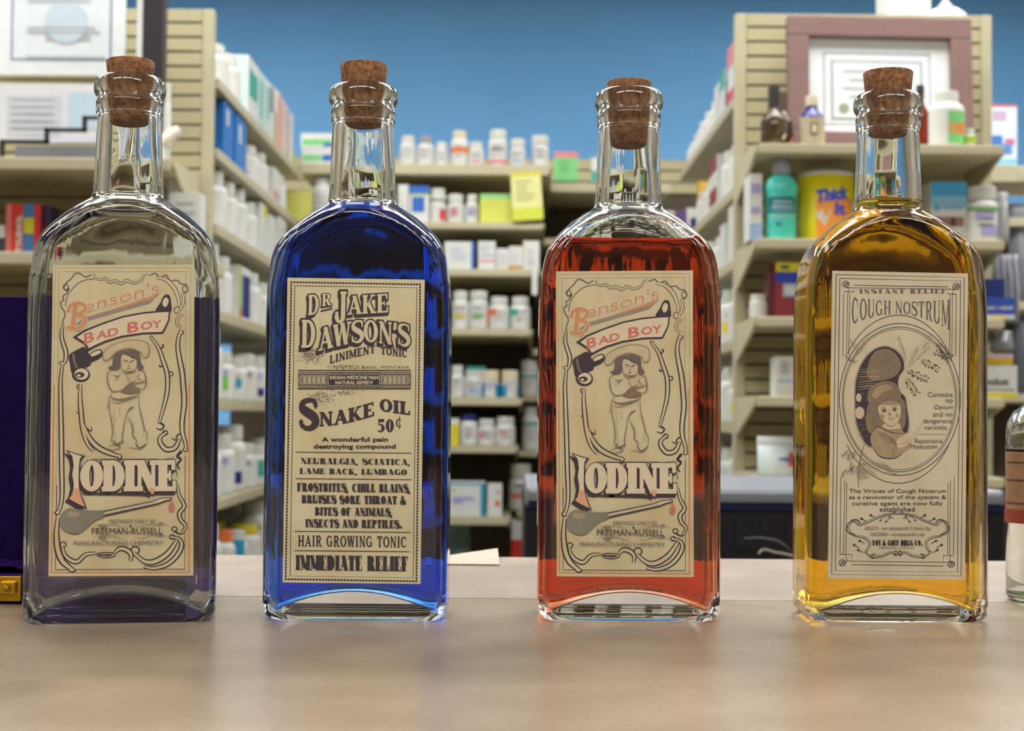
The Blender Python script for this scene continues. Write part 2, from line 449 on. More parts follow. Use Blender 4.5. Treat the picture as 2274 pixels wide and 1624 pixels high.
# --- right unit
XR0, XR1 = X_at(1630, D0), X_at(2203, D0)
gr = empty('shelf_unit', (0, 0, 0))
tag(gr, 'beige slatwall shelf unit on the right with framed certificate on top shelf', 'shelf unit', 'beige pharmacy shelf units')
end_panel(gr, XR0, XR1, D0, TOPZ, 32.8/F*D0)
DS = 1.40*KD
xs0, xs1 = X_at(1685, DS), X_at(2228, DS)
RZ = [Z_at(p, DS, 1950) for p in (320, 531, 705, 882, 1060)]
for z in RZ:
    shelf_board(gr, xs0, xs1, DS, D0-0.005, z, 24/F*DS*0.95)
    bracket(gr, xs0-0.003, DS+0.01, D0-0.005, z, 0.06); bracket(gr, xs1+0.003, DS+0.01, D0-0.005, z, 0.06)
# side shelves facing the aisle
box('top_cap', XR0+0.02, XR1-0.02, D0+0.0205, D0+.15, TOPZ-0.03, TOPZ-0.004, M_shelf, gr)
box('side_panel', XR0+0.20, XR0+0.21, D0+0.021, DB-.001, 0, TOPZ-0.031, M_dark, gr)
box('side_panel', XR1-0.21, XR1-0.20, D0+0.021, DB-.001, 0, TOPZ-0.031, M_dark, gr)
SX = 0.376
RS = [0.548, 0.392, 0.268, 0.13, -0.012, -0.15]
for h in RS:
    box('shelf_board', SX, XR0+0.199, D0+0.03, DB, CZ+h-0.018, CZ+h, M_shelf, gr, 0.002)
# --- left unit
XL1 = X_at(463, D0); XL0 = XL1-0.62
gl = empty('shelf_unit', (0, 0, 0))
tag(gl, 'beige slatwall shelf unit on the left with documents on its top shelf', 'shelf unit', 'beige pharmacy shelf units')
end_panel(gl, XL0, XL1, D0, TOPZ, 32.8/F*D0)
xl1 = X_at(368, DS); xl0 = xl1-0.5
LZ = [Z_at(p, DS, 200) for p in (350, 560, 745, 930)]
for z in LZ:
    shelf_board(gl, xl0, xl1, DS, D0-0.005, z, 33/F*DS*0.85)
    bracket(gl, xl1+0.003, DS+0.01, D0-0.005, z, 0.075); bracket(gl, xl0-0.003, DS+0.01, D0-0.005, z, 0.075)
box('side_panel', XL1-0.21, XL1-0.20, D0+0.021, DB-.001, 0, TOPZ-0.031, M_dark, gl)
LS = [0.548, 0.432, 0.308, 0.168, 0.02, -0.145]
for h in LS:
    box('shelf_board', XL1-0.199, -0.484, D0+0.03, DB, CZ+h-0.018, CZ+h, M_shelf, gl, 0.002)
# --- back unit
gb = empty('shelf_unit', (0, 0, 0))
tag(gb, 'beige shelf unit across the back full of white pill bottles', 'shelf unit', 'beige pharmacy shelf units')
BTOP = Z_at(352, DP)
xb0, xb1 = -0.72, X_at(1632, DP)
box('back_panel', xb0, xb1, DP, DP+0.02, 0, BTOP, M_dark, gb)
z = BTOP-0.002
for i in range(3):
    h = 0.026
    box('slat', xb0, xb1, DP-0.008, DP-0.001, z-h, z, M_slat, gb, 0.001); z -= h+0.004
BROW = [(365, 388, 1216), (493, 508, 1201), (597, 613, 1194), (730, 745, 1176), (883, 900, 1155), (990, 1006, 1146), (1148, 1166, 1130)]
BZ = []
for t_, b_, xe in BROW:
    z = Z_at(t_, DB, 1000); BZ.append(z)
    x1 = X_at(xe, DB)
    box('shelf_board', -0.483, x1, DB, DP-0.01, z-(b_-t_)/F*DB, z, M_shelf, gb, 0.002)
    bracket(gb, x1+0.003, DB+0.01, DP-0.01, z, 0.06)
# right section, set back
DC = 2.24*KD
CROW = [(405, 427), (530, 545), (640, 655), (776, 790), (880, 893), (1003, 1016), (1137, 1150)]
CZS = []
x0c = X_at(1150, DC); x1c = 0.375
for i, (t_, b_) in enumerate(CROW):
    z = Z_at(t_, DC, 1300); CZS.append(z)
    xx = max(x0c, X_at(BROW[i][2], DB)+0.008)
    box('shelf_board', xx, x1c, DC, DP-0.01, z-(b_-t_)/F*DC, z, M_shelf, gb, 0.002)
box('upright', X_at(1190, DP)-0.012, X_at(1190, DP)+0.012, DP-0.0095, DP-0.0005, 0, BTOP-0.1, M_dark, gb)
BB = box('base_cabinet', xb0, x1c, DC, DP-0.001, 0, CZ-0.55, M_shelf, gb, 0.002)

# ================================================================== stock builders
WH = (232, 232, 228)
M_white = mat('white_plastic', (214, 216, 214), 0.4, 0.02, 30)
M_cap = mat('white_cap_plastic', (210, 211, 206), 0.5, 0.02, 30)
M_ink = mat('grey_print', (120, 120, 128), 0.6)
M_lab = mat('white_label_paper', (210, 211, 208), 0.6, 0.02, 30)
CL = {'w': (216, 218, 216), 'cream': (214, 206, 176), 'teal': (60, 165, 150), 'green': (110, 190, 80), 'orange': (225, 120, 60), 'yellow': (214, 200, 50),
      'blue': (40, 100, 190), 'navy': (30, 40, 120), 'red': (205, 45, 35), 'pink': (215, 130, 140), 'grey': (150, 150, 155), 'cyan': (40, 150, 190),
      'lav': (160, 160, 205), 'maroon': (140, 40, 50), 'mint': (130, 205, 140), 'amber': (150, 70, 30), 'lblue': (150, 180, 215), 'mustard': (190, 150, 30),
      'lime': (160, 190, 60), 'black': (40, 38, 40), 'brown': (90, 70, 50), 'purple': (90, 60, 130), 'ochre': (190, 140, 30), 'palegreen': (120, 200, 125)}
def K(c): return cm(CL[c] if isinstance(c, str) else c)
def wrap(name, r, z0, z1, a0, a1, m, parent, n=6):
    """curved patch on a bottle; angles in degrees, -90 faces the lens"""
    vs, fs = [], []
    for i in range(n+1):
        a = math.radians(a0+(a1-a0)*i/n)
        for rr in (r, r+0.0004):
            for z in (z0, z1): vs.append((rr*math.cos(a), rr*math.sin(a), z))
    for i in range(n):
        b = 4*i; c = b+4
        fs += [(b+2, c+2, c+3, b+3), (b, b+1, c+1, c), (b+1, b+3, c+3, c+1), (b, c, c+2, b+2)]
    fs += [(0, 2, 3, 1), (4*n, 4*n+1, 4*n+3, 4*n+2)]
    return mesh_obj(name, vs, fs, m, parent, False)
def pill(loc, W, H, label, cat='pill bottle', group=None, cap='w', capw=0.8, caph=0.24, body='w', bands=(), lab=True, rz=0.0, name='pill_bottle', lines=3, sh=0.12, neck=0.72, capm=None, seg=24):
    e = empty(name, loc, rz); tag(e, label, cat, group)
    r = W/2; hb = H*(1-caph)
    lathe('body', [(r*0.9, 0), (r*0.99, H*0.015), (r, H*0.04), (r, hb-H*sh), (r*0.96, hb-H*sh*0.55), (r*0.86, hb-H*sh*0.2), (r*neck, hb-0.0002), (r*neck, hb+H*0.01)], K(body) if body != 'w' else M_white, e, seg)
    rc = r*capw
    lathe('cap', [(rc*0.97, hb+H*0.012), (rc, hb+H*0.03), (rc, H*0.975), (rc*0.95, H)], (K(cap) if cap != 'w' else M_cap), e, 40 if seg > 16 else seg, ridge=(0, 2), smooth=False)
    zt = hb-H*sh-H*0.01
    if lab:
        wrap('paper_label', r, H*0.06, zt, -175, -5, M_lab, e, 10)
        rr = r+0.0006
    else: rr = r+0.0001
    for b in bands:
        c, f0, f1 = b[:3]; a0, a1 = (b[3], b[4]) if len(b) > 3 else (-170, -10)
        wrap('colour_band', rr, f0*H, f1*H, a0, a1, K(c), e, 8)
    if lines:
        rnd = random.Random(label)
        for i in range(lines):
            z = H*(0.2+0.38*(i+0.5)/lines)
            wd = rnd.uniform(20, 42)
            wrap('print_line', rr+0.0003, z, z+H*rnd.choice((0.02, 0.03, 0.045)), -90-wd, -90+wd*rnd.uniform(.5, 1), M_ink, e, 4)
    return e
def carton(loc, W, D, H, label, col='w', cat='box', group=None, panels=(), text=(), rz=0.0, rx=0.0, name='medicine_box', side=None, ry=0.0):
    """panels: (colour, x0,x1,z0,z1) fractions of the front; text: (string, x0,x1,z0,z1, colour)"""
    e = empty(name, loc, rz, rx, ry); tag(e, label, cat, group)
    box('carton', -W/2, W/2, 0, D, 0, H, K(col), e, 0.0006)
    if side:
        for sx in (-1, 1):
            box('side_panel', sx*(W/2+0.0004)-0.0003, sx*(W/2+0.0004)+0.0003, D*0.02, D*0.98, H*0.01, H*0.99, K(side), e)
    k = 0
    for p in panels:
        c, x0, x1, z0, z1 = p; k += 1
        box('printed_panel', (x0-.5)*W, (x1-.5)*W, -0.0003-0.00012*k, -0.00005, z0*H, z1*H, K(c), e)
    yy = -0.0003-0.00012*(k+1)
    for t in text:
        s, x0, x1, z0, z1, c = t
        V, Fc = font_polys(s, 0.03)
        mesh_obj('lettering', [((x0+u*(x1-x0)-.5)*W, yy, (z0+v*(z1-z0))*H) for u, v in V], Fc, K(c), e)
    return e
def lines_for(seed, n, x0=.15, x1=.85, z0=.2, z1=.8, c='grey'):
    rnd = random.Random(seed); out = []
    for i in range(n):
        z = z1-(z1-z0)*(i+.5)/n
        out.append((c, x0, x0+(x1-x0)*rnd.uniform(.5, 1), z-.012, z+.012))
    return tuple(out)
ORD = ['first', 'second', 'third', 'fourth', 'fifth', 'sixth', 'seventh', 'eighth', 'ninth', 'tenth', 'eleventh', 'twelfth', 'thirteenth', 'fourteenth', 'fifteenth', 'sixteenth']

def put(px0, px1, pyt, z, d, **k):
    """width, height and place of a thing on a shelf of height z from where its sides and top are seen"""
    a = at(px0, 800, d); b = at(px1, 800, d)
    z += 0.0006
    return Vector(((a.x+b.x)/2, d, z)), b.x-a.x, at((px0+px1)/2, pyt, d).z - z
def P_(px0, px1, pyt, z, d, label, **k):
    l, W, H = put(px0, px1, pyt, z, d)
    return pill(l, W, H, label, **k)
def C_(px0, px1, pyt, z, d, label, depth=0.05, **k):
    l, W, H = put(px0, px1, pyt, z, d)
    return carton(l, W, depth, H, label, **k)
# ------------------------------------------------------------------ back unit stock
d = DB+0.035; dx = DB+0.012
G1 = 'pill bottles on the top back shelf'
z = BZ[0]
for i, (a, b, t, kw) in enumerate([
    (884, 919, 303, dict(label='white pill bottle right beside the blue bottle neck, top back shelf')),
    (922, 960, 303, dict(label='white pill bottle with narrow grey cap on top back shelf', cap='grey', capw=.66, caph=.28)),
    (962, 991, 317, dict(label='slim short white pill bottle third from blue bottle neck, top back shelf')),
    (997, 1036, 292, dict(label='tall white pill bottle with orange band, top back shelf', bands=(('orange', .36, .52),), cap='cream', capw=.75)),
    (1036, 1071, 317, dict(label='short white pill bottle right of the orange banded one', bands=(('pink', .12, .2, -120, -60),))),
    (1081, 1123, 290, dict(label='widest white pill bottle with black name and pink foot, top back shelf', bands=(('pink', .06, .16), ('grey', .42, .5, -130, -50)), capw=.86)),
    (1129, 1163, 310, dict(label='white pill bottle with pale blue print above its foot, top back shelf', bands=(('lblue', .12, .22, -130, -60),), capw=.92, caph=.3)),
    (1177, 1215, 303, dict(label='white wide-capped bottle with lilac side, rightmost on top back shelf', bands=(('lav', .08, .62, -178, -140),), capw=.96, caph=.28))]):
    P_(a, b, t, z, d, group=G1, **kw)
for i, (a, b) in enumerate([(748, 782), (786, 822), (828, 868)]):
    P_(a, b, 306+5*(i % 2), z, d+0.01, ORD[i]+' white pill bottle from left seen through the blue bottle neck', group=G1)
C_(664, 737, 331, z, dx, 'white box with green and blue stripe, lower of two stacked', depth=.06, panels=(('mint', .04, .62, .2, .62), ('blue', .64, .96, .2, .62)))
C_(662, 736, 296, Z_at(331, dx, 700)+0.0005, dx, 'white box with green and blue stripe, upper of two stacked', depth=.06, panels=(('palegreen', .06, .95, .2, .62), ('blue', .68, .98, .12, .38)))
C_(738, 752, 341, z, dx, 'small green-topped box beside the stacked striped boxes', depth=.05, panels=(('mint', 0, 1, .6, 1),))
# paper tags on the lips
def card(px0, py0, px1, py1, dd, label, col, panels=(), ry=0.0, cat='sign', name='shelf_tag', text=(), depth=.0015):
    l, W, H = put(px0, px1, py0, Z_at(py1, dd, (px0+px1)/2), dd)
    return carton(l, W, depth, H, label, col=col, cat=cat, panels=panels, ry=ry, name=name, text=text)
card(1228, 337, 1281, 403, DC-0.006, 'green shelf tag with pink top edge at the back unit', 'palegreen', (('pink', 0, 1, .8, 1),)+lines_for('g', 4, .2, .8, .3, .7, (80, 140, 90)))
card(1311, 350, 1328, 405, DC-0.006, 'teal and white shelf tag behind the red bottle neck', 'w', (('teal', 0, 1, .02, .45),))
z = BZ[1]
C_(612, 690, 424, z, dx+.01, 'bright yellow box left of the tall white square bottle', col=(212, 212, 110), depth=.05)
P_(689, 737, 394, z, d, 'tall white bottle with faint green print beside the yellow box', bands=(('teal', .15, .6, -150, -143),), capw=.76, caph=.2)
C_(880, 903, 410, z, dx, 'narrow white box left of the blue medicine box', panels=lines_for('a', 4))
C_(905, 949, 413, z, dx, 'blue and white box with a green swoosh, second back shelf', panels=(('blue', 0, 1, .78, 1), ('lime', .02, .98, .74, .79), ('blue', .15, .78, .28, .7)))
P_(950, 988, 447, z, d-.002, 'lower bottle of two stacked beside the blue box', caph=.05, bands=(('red', .1, .6, -75, -30),), cap='w', capw=.9, lines=0)
P_(951, 988, 420, Z_at(446, d, 968), d-.002, 'short round bottle stacked on another beside the blue box', caph=.45, lines=0)
P_(990, 1028, 433, z, d, 'white pill bottle with pink print, second back shelf', bands=(('pink', .2, .5, -120, -80),), capw=.88, caph=.3)
P_(1030, 1061, 433, z, d, 'white pill bottle with blue-grey print beside the yellow-green box', bands=(('lav', .25, .48, -125, -55),), capw=.72, caph=.3)
C_(1063, 1137, 431, z, dx, 'yellow-green box with green top stripe under the leaning card', col=(208, 214, 90), panels=(('mint', 0, 1, .84, .98),)+lines_for('b', 2, .1, .8, .5, .75, (170, 175, 70)), depth=.05)
card(611, 333, 649, 376, DB-.012, 'lime yellow shelf tag under the last books at left', 'lime')
card(1137, 382, 1205, 490, DB-0.01, 'tilted yellow and white card hanging from the back shelf', (222, 222, 150), (('yellow', 0, 1, .93, 1), ((205, 214, 70), 0, 1, 0, .26))+lines_for('c', 5, .15, .85, .4, .85, (150, 150, 120)), ry=math.radians(-4), cat='card', name='notice_card')
for i in range(3):
    P_(752+38*i, 785+38*i, 425+6*(i % 2), z, d, ORD[i]+' white pill bottle from left on second back shelf behind the blue bottle', group='pill bottles behind the blue bottle')
z = BZ[2]
C_(985, 1051, 537, z, dx, 'white box with blue right edge, third back shelf', panels=(('blue', .9, 1, 0, 1),)+lines_for('d', 5, .2, .8, .3, .85, 'lblue'), depth=.03)
C_(1060, 1098, 536, z, dx, 'white box with lilac and pink stripes, third back shelf', panels=(('lav', .1, .9, .46, .52), ('pink', .05, .98, .26, .33))+lines_for('e', 3, .15, .8, .6, .9, 'lav'))
C_(1100, 1128, 552, z, dx, 'shorter white box with a cream foot, third back shelf', panels=(('cream', 0, 1, 0, .14),)+lines_for('f', 4))
C_(1129, 1159, 547, z, dx, 'white box with ochre foot band, third back shelf', panels=(('ochre', 0, 1, .02, .16),)+lines_for('h', 4))
C_(1160, 1196, 535, z, dx, 'tall white box with grey print, rightmost on third back shelf', panels=(('cream', .02, .1, .1, .9),)+lines_for('i', 6, .3, .8, .1, .7))
z = BZ[3]
P_(1003, 1040, 647, z, d, 'white bottle with yellow band beside the blue bottle edge', bands=(('yellow', .3, .38, -150, -50),), capw=.86, caph=.22)
P_(1041, 1083, 647, z, d, 'white bottle with green band and dark stem print', bands=(('green', .3, .37, -130, -60), ('grey', .08, .3, -88, -84)), capw=.9, caph=.22)
P_(1084, 1131, 660, z, d, 'white bottle with orange corner on its label', bands=(('orange', .1, .62, -178, -150), ('orange', .42, .62, -150, -105)), capw=.8, caph=.24, sh=.17)
P_(1132, 1177, 660, z, d, 'white bottle with teal corner on its label', bands=(('teal', .1, .62, -178, -150), ('teal', .42, .62, -150, -105)), capw=.8, caph=.24, sh=.17)
z = BZ[4]
P_(1000, 1032, 812, z, d, 'plain white bottle half hidden by blue bottle, fifth back shelf', capw=.75, caph=.28)
P_(1033, 1071, 826, z, d-.004, 'white bottle with pale blue foot before the teal-topped box', caph=.14, capw=.95, bands=(('lblue', .1, .35, -120, -50),))
C_(1036, 1078, 814, z, dx+.055, 'teal-topped white box behind white bottle, fifth back shelf', panels=(('teal', 0, 1, .88, 1),), depth=.03)
P_(1072, 1109, 823, z, d, 'cream-capped jar with blue label, left of a like pair', cap='cream', capw=.96, caph=.4, bands=(('cyan', .06, .45, -175, -130), ('cyan', .06, .45, -60, -5), ('lav', .45, .52, -170, -10)), sh=.04)
P_(1114, 1152, 823, z, d, 'cream-capped jar with blue label, right of a like pair', cap='cream', capw=.96, caph=.4, bands=(('cyan', .06, .45, -175, -110), ('cyan', .06, .45, -40, -5)), sh=.04)
z = BZ[5]
C_(996, 1021, 930, z, dx, 'yellow-fronted narrow box beside the blue bottle edge', col='w', panels=(('yellow', 0, 1, 0, .8),))
P_(1023, 1062, 921, z, d, 'white bottle with a navy blue cap', cap='navy', capw=.92, caph=.2, sh=.2)
P_(1063, 1101, 931, z, d, 'white bottle with pink print between navy-capped and taller one', bands=(('pink', .3, .5, -150, -110),), capw=.9)
P_(1102, 1145, 926, z, d, 'wider white bottle at right end of sixth back shelf', bands=(('pink', .4, .48, -130, -80),), capw=.9)
z = BZ[6]
C_(1000, 1079, 1070, z, dx, 'white box with teal top and right edge, lowest back shelf', panels=(('cyan', 0, 1, .9, .96), ('cyan', .88, 1, 0, .96), ('lav', .1, .7, .45, .56), ('lav', .1, .4, .36, .45), ('mint', .1, .2, .7, .8)), depth=.05)
C_(1085, 1117, 1075, z, dx, 'slim white box with red and yellow print, lowest back shelf', panels=(('red', .55, .85, .32, .46), ('red', .6, .85, .7, .76), ('yellow', .55, .7, .46, .55)), depth=.04)
# floor level things behind the counter
def low(px0, px1, py0, dd, label, py1=1260, **k):
    l, W, H = put(px0, px1, py0, CZ-0.55+0.0, dd)
    return l, W, H
l, W, H = put(1000, 1049, 1167, CZ-0.549, DC+.03)
pill(l, W, H, 'pale teal tall canister low behind the counter', cat='canister', body=(130, 175, 180), cap=(140, 185, 190), lab=False, lines=0, capw=.98, caph=.06, sh=.02, neck=.95, name='canister')
l, W, H = put(1139, 1174, 1154, CZ-0.549, DC+.01)
carton(l, W, .05, H, 'tall white and red box low behind the counter', panels=(('red', 0, 1, 0, .22*0+.84), ('w', 0, 1, .84, .84)))[ 'group'] = 'low boxes'
# right section of the back unit
dc = DC+.035
P_(1157, 1196, 800, CZS[4], dc, 'white jar with teal band beside the red bottle edge', bands=(('teal', .5, .58),), capw=.98, caph=.3, sh=.03)
P_(1161, 1200, 903, CZS[5], dc, 'large white bottle with teal ring beside the red bottle edge', bands=(('teal', .58, .64),), capw=.84, caph=.2)
P_(1133, 1184, 1030, CZS[6], dc, 'white bottle with orange-red print above the red box', bands=(('orange', .28, .36, -150, -80),), capw=.88, caph=.3)
card(1180, 593, 1192, 656, DB-.012, 'narrow white paper strip hanging beside the red bottle', 'w', name='paper_strip', cat='paper')
for i, (a, b, t) in enumerate([(1262, 1300, 495), (1290, 1335, 478), (1470, 1500, 470)]):
    P_(a, b, t, CZS[1], dc, ('short white jar behind the red bottle left shoulder', 'taller white jar behind the red bottle left shoulder', 'white jar behind the red bottle right shoulder')[i], group='jars behind the red bottle', lines=1)
C_(1500, 1522, 468, CZS[1], dc, 'small purple box right of the red bottle shoulder', col='purple')
C_(1524, 1548, 462, CZS[1], dc, 'small white box with navy print beside the purple box', panels=(('navy', .3, .9, .3, .7),))
C_(1552, 1574, 385, CZS[1], DC+.01, 'tall mustard yellow book spine by the right unit', col=(212, 168, 50), cat='book', name='binder')
for r, row in enumerate([2, 3, 4, 5]):
    for i in range(4):
        a = 1235+75*i+8*(r % 2)
        P_(a, a+42, CROW[row][0]-78+6*((i+r) % 3), CZS[row], dc, '%s white pill bottle from left on %s back shelf behind the red bottle' % (ORD[i], ORD[row]), group='pill bottles behind the red bottle', lines=1)
# ------------------------------------------------------------------ left unit, aisle side stock (steps back along the shelf)
XS = -0.484
def aisle(side, h, items, tag_):
    """items: (kind, y, width along aisle, height, depth from the lip, kwargs)"""
    for it in items:
        kind, y, wd, ht, lab, kw = it
        y = D0+.05+(y-1.525-.03)*KD*1.0
        x = (XS-0.002 if side < 0 else SX+0.002)
        if kind == 'b':
            pill((x+side*(wd/2+0.004), y, CZ+h+.0006), wd*1.1, ht, lab, **kw)
            kw = dict(kw)
            pill((x+side*(wd/2+0.075), y+.05, CZ+h+.0006), wd, ht*1.04, lab+', rear row', **kw)
        else:
            # carton front faces the aisle
            e = carton((x+side*0.004, y, CZ+h+.0006), wd*KD*.93, kw.pop('dep', .10), ht, lab, rz=(math.pi/2 if side < 0 else -math.pi/2), **kw)
L1 = LS[0]
aisle(-1, L1, [
    ('b', 1.60, .070, .075, 'white bottle nearest on the left unit top aisle shelf', dict(group='bottles on the left top aisle shelf')),
    ('b', 1.672, .065, .085, 'second white bottle along the left top aisle shelf', dict(group='bottles on the left top aisle shelf')),
    ('c', 1.765, .075, .11, 'white box with teal window on the left top aisle shelf', dict(panels=(('teal', .1, .9, .35, .8),), side=(190, 215, 210), dep=.12)),
    ('c', 1.825, .038, .11, 'pale teal binder beside the teal window box', dict(col=(185, 212, 208), dep=.12, panels=(('teal', .3, .6, .2, .85),), cat='binder', name='binder')),
    ('c', 1.866, .036, .112, 'pale mint binder second in the row of binders', dict(col=(200, 218, 214), dep=.12, panels=(('teal', .55, .9, .3, .9),), cat='binder', name='binder')),
    ('c', 1.903, .030, .114, 'white book with black spine top', dict(dep=.12, panels=(('black', .1, .7, .5, .95),), cat='book', name='book')),
    ('c', 1.936, .028, .116, 'ochre spined book low among white books', dict(dep=.12, panels=(('ochre', .1, .8, .02, .6),), cat='book', name='book')),
    ('c', 1.968, .028, .12, 'bright orange spined book on the left top aisle shelf', dict(col=(225, 225, 220), dep=.12, panels=(('orange', .15, .85, .02, .98),), cat='book', name='book')),
    ('c', 2.002, .030, .115, 'white and pink spined book', dict(col=(222, 205, 205), dep=.12, panels=(('pink', .4, .6, .02, .98),), cat='book', name='book')),
    ('c', 2.036, .030, .112, 'white and brown spined book', dict(col=(222, 215, 210), dep=.12, panels=(('brown', .4, .7, .02, .98),), cat='book', name='book')),
    ('c', 2.072, .034, .11, 'last white spined book by the back unit', dict(col=(218, 208, 212), dep=.12, cat='book', name='book')),
], 'top')
aisle(-1, LS[1], [
    ('c', 1.615, .06, .095, 'blue box with white mark, nearer of two', dict(col=(30, 110, 190), panels=(('w', .3, .5, .6, .9),), side=(30, 110, 190), dep=.10)),
    ('c', 1.69, .07, .095, 'blue box with white mark, farther of two', dict(col=(36, 118, 200), panels=(('w', .3, .5, .5, .85),), side=(30, 100, 190), dep=.10)),
    ('b', 1.80, .06, .075, 'white bottle after the blue boxes', {}), ('b', 1.87, .055, .08, 'white bottle with grey print after the blue boxes', {}),
    ('c', 1.95, .05, .07, 'white box with orange and lilac stripe', dict(panels=(('orange', 0, .4, .1, .35), ('lav', .5, 1, .1, .35)), side='w')),
    ('b', 2.02, .05, .075, 'white bottle at the far end under the book shelf', {}),
], 's')
aisle(-1, LS[2], [
    ('b', 1.60, .06, .10, 'nearest white bottle on left third aisle shelf', {}), ('b', 1.665, .055, .095, 'white bottle second on left third aisle shelf', {}),
    ('b', 1.73, .06, .10, 'white bottle third on left third aisle shelf', {}), ('b', 1.795, .05, .09, 'white bottle fourth on left third aisle shelf', {}),
    ('c', 1.85, .05, .10, 'white box with yellow tip on left third aisle shelf', dict(panels=(('yellow', .5, 1, .75, 1),), side='w')),
    ('c', 1.915, .055, .09, 'white box before the largest one, left third aisle shelf', dict(side='w')),
    ('c', 2.0, .08, .105, 'big white box near the yellow box, left third aisle shelf', dict(panels=lines_for('z', 4), side='w')),
], 't')
aisle(-1, LS[3], [
    ('b', 1.575, .03, .112, 'thin tall white tube on left fourth aisle shelf', dict(name='tube_bottle', lines=0)),
    ('b', 1.64, .055, .10, 'white-capped bottle behind the striped box', {}),
    ('c', 1.725, .08, .095, 'white box with yellow stripe and blue panel', dict(panels=(('lime', 0, .2, .1, 1), ('ochre', .02, .25, 0, .2), ('navy', .3, .96, .05, .85)), side='w')),
    ('b', 1.83, .065, .10, 'large white jar right of the blue panel box', {}), ('b', 1.90, .06, .09, 'white bottle fifth on left fourth aisle shelf', {}), ('b', 1.97, .06, .095, 'white bottle last on left fourth aisle shelf', {}),
], 'u')
for k, (h, n0) in enumerate([(LS[4], 'fifth'), (LS[5], 'sixth')]):
    y = 1.59
    for i in range(7):
        wd = [.06, .066, .058, .064, .07, .055, .06][(i+k) % 7]; ht = [.12, .10, .09, .085, .105, .09, .08][(i*3+k) % 7]
        bands = [(), (('green', .2, .5, -60, -40),), (('cyan', .3, .5, -70, -40),), (), (('navy', .12, .3, -70, -30),), (), (('teal', .2, .6, -60, -30),)][(i+2*k) % 7]
        aisle(-1, h, [('b', y, wd, ht, '%s white bottle along the left %s aisle shelf' % (ORD[i], n0), dict(bands=bands+((('lblue', 'lav', 'cream', 'grey')[i % 4], .5, .62, -120, -40),), group='white bottles on the lower left aisle shelves'))], 'v')
        y += wd+.012
# more stock below, in view between the clear and the blue bottle
zf = CZ-0.30
box('shelf_board', XL1-0.199, -0.484, D0+0.03, DB, zf-0.018, zf, M_shelf, gl, 0.002)
for i, (y, wd, ht, kw) in enumerate([(1.60, .06, .11, {}), (1.68, .05, .09, dict(cap='orange')), (1.76, .06, .08, dict(bands=(('cyan', .1, .8, -90, -30),))), (1.85, .06, .08, dict(cap='yellow')), (1.95, .07, .12, {})]):
    aisle(-1, -0.30, [('b', y, wd, ht, ('white bottle nearest on the lowest left aisle shelf', 'orange-capped bottle on the lowest left aisle shelf', 'blue-banded bottle on the lowest left aisle shelf', 'yellow-capped bottle on the lowest left aisle shelf', 'tall white bottle farthest on the lowest left aisle shelf')[i], kw)], 'w')
# ------------------------------------------------------------------ right unit, aisle side stock
aisle(1, RS[0], [
    ('c', 1.66, .05, .105, 'pink-red and white box nearest on the right top aisle shelf', dict(panels=(('pink', 0, 1, .65, 1), ((214, 60, 90), .05, 1, .0, .25)), side=(214, 70, 95), dep=.08)),
    ('c', 1.725, .045, .082, 'white box with dark teal top on the right top aisle shelf', dict(panels=(('teal', 0, 1, .6, 1),), side=(20, 90, 110), dep=.08)),
    ('c', 1.775, .04, .075, 'white carton after the teal-topped box', dict(side='w', dep=.08)),
    ('b', 1.83, .05, .062, 'white bottle after cartons on the right top aisle shelf', {}), ('b', 1.89, .05, .06, 'second white bottle after cartons, right top aisle shelf', {}),
    ('b', 1.945, .05, .058, 'third white bottle after cartons, right top aisle shelf', {}), ('b', 2.005, .05, .05, 'fourth white bottle after cartons, right top aisle shelf', {}),
    ('b', 2.06, .045, .045, 'farthest white bottle on the right top aisle shelf', {}),
], 'x')
aisle(1, RS[1], [
    ('b', 1.60, .05, .09, 'nearest white bottle, right second aisle shelf', {}), ('b', 1.66, .05, .085, 'second white bottle, right second aisle shelf', {}), ('b', 1.72, .05, .09, 'third white bottle, right second aisle shelf', {}),
    ('c', 1.80, .07, .10, 'maroon and white box on the right second aisle shelf', dict(panels=(('maroon', 0, 1, .7, 1), ('maroon', 0, 1, .1, .4)), side='w')),
    ('b', 1.88, .05, .07, 'fourth white bottle, right second aisle shelf', {}), ('b', 1.95, .05, .07, 'fifth white bottle, right second aisle shelf', {}),
], 'y')
aisle(1, RS[2], [
    ('b', 1.59, .04, .09, 'slim grey-white bottle, right third aisle shelf', {}), ('c', 1.65, .05, .10, 'pale box nearest, right third aisle shelf', dict(side=(190, 200, 200))),
    ('c', 1.72, .04, .08, 'white leaning card box, right third aisle shelf', dict(side='w')), ('b', 1.79, .06, .07, 'wide jar, right third aisle shelf', {}), ('b', 1.87, .05, .075, 'small bottle after the wide jar, right third aisle shelf', {}),
], 'z')
for k, (h, n0) in enumerate([(RS[3], 'fourth'), (RS[4], 'fifth'), (RS[5], 'sixth')]):
    y = 1.59
    for i in range(5):
        wd = [.058, .062, .055, .06, .058][(i+k) % 5]; ht = [.10, .09, .095, .08, .1][(i*2+k) % 5]
        bands = [(('navy', .5, .7),), (), (('yellow', .2, .4, -150, -110),), (), (('navy', .3, .4),)][(i+k) % 5]
        aisle(1, h, [('b', y, wd, ht, '%s white bottle along the right %s aisle shelf' % (ORD[i], n0), dict(bands=bands, group='white bottles on the lower right aisle shelves'))], 'v')
        y += wd+.012
# ------------------------------------------------------------------ right unit, end shelves
EP = 1.505
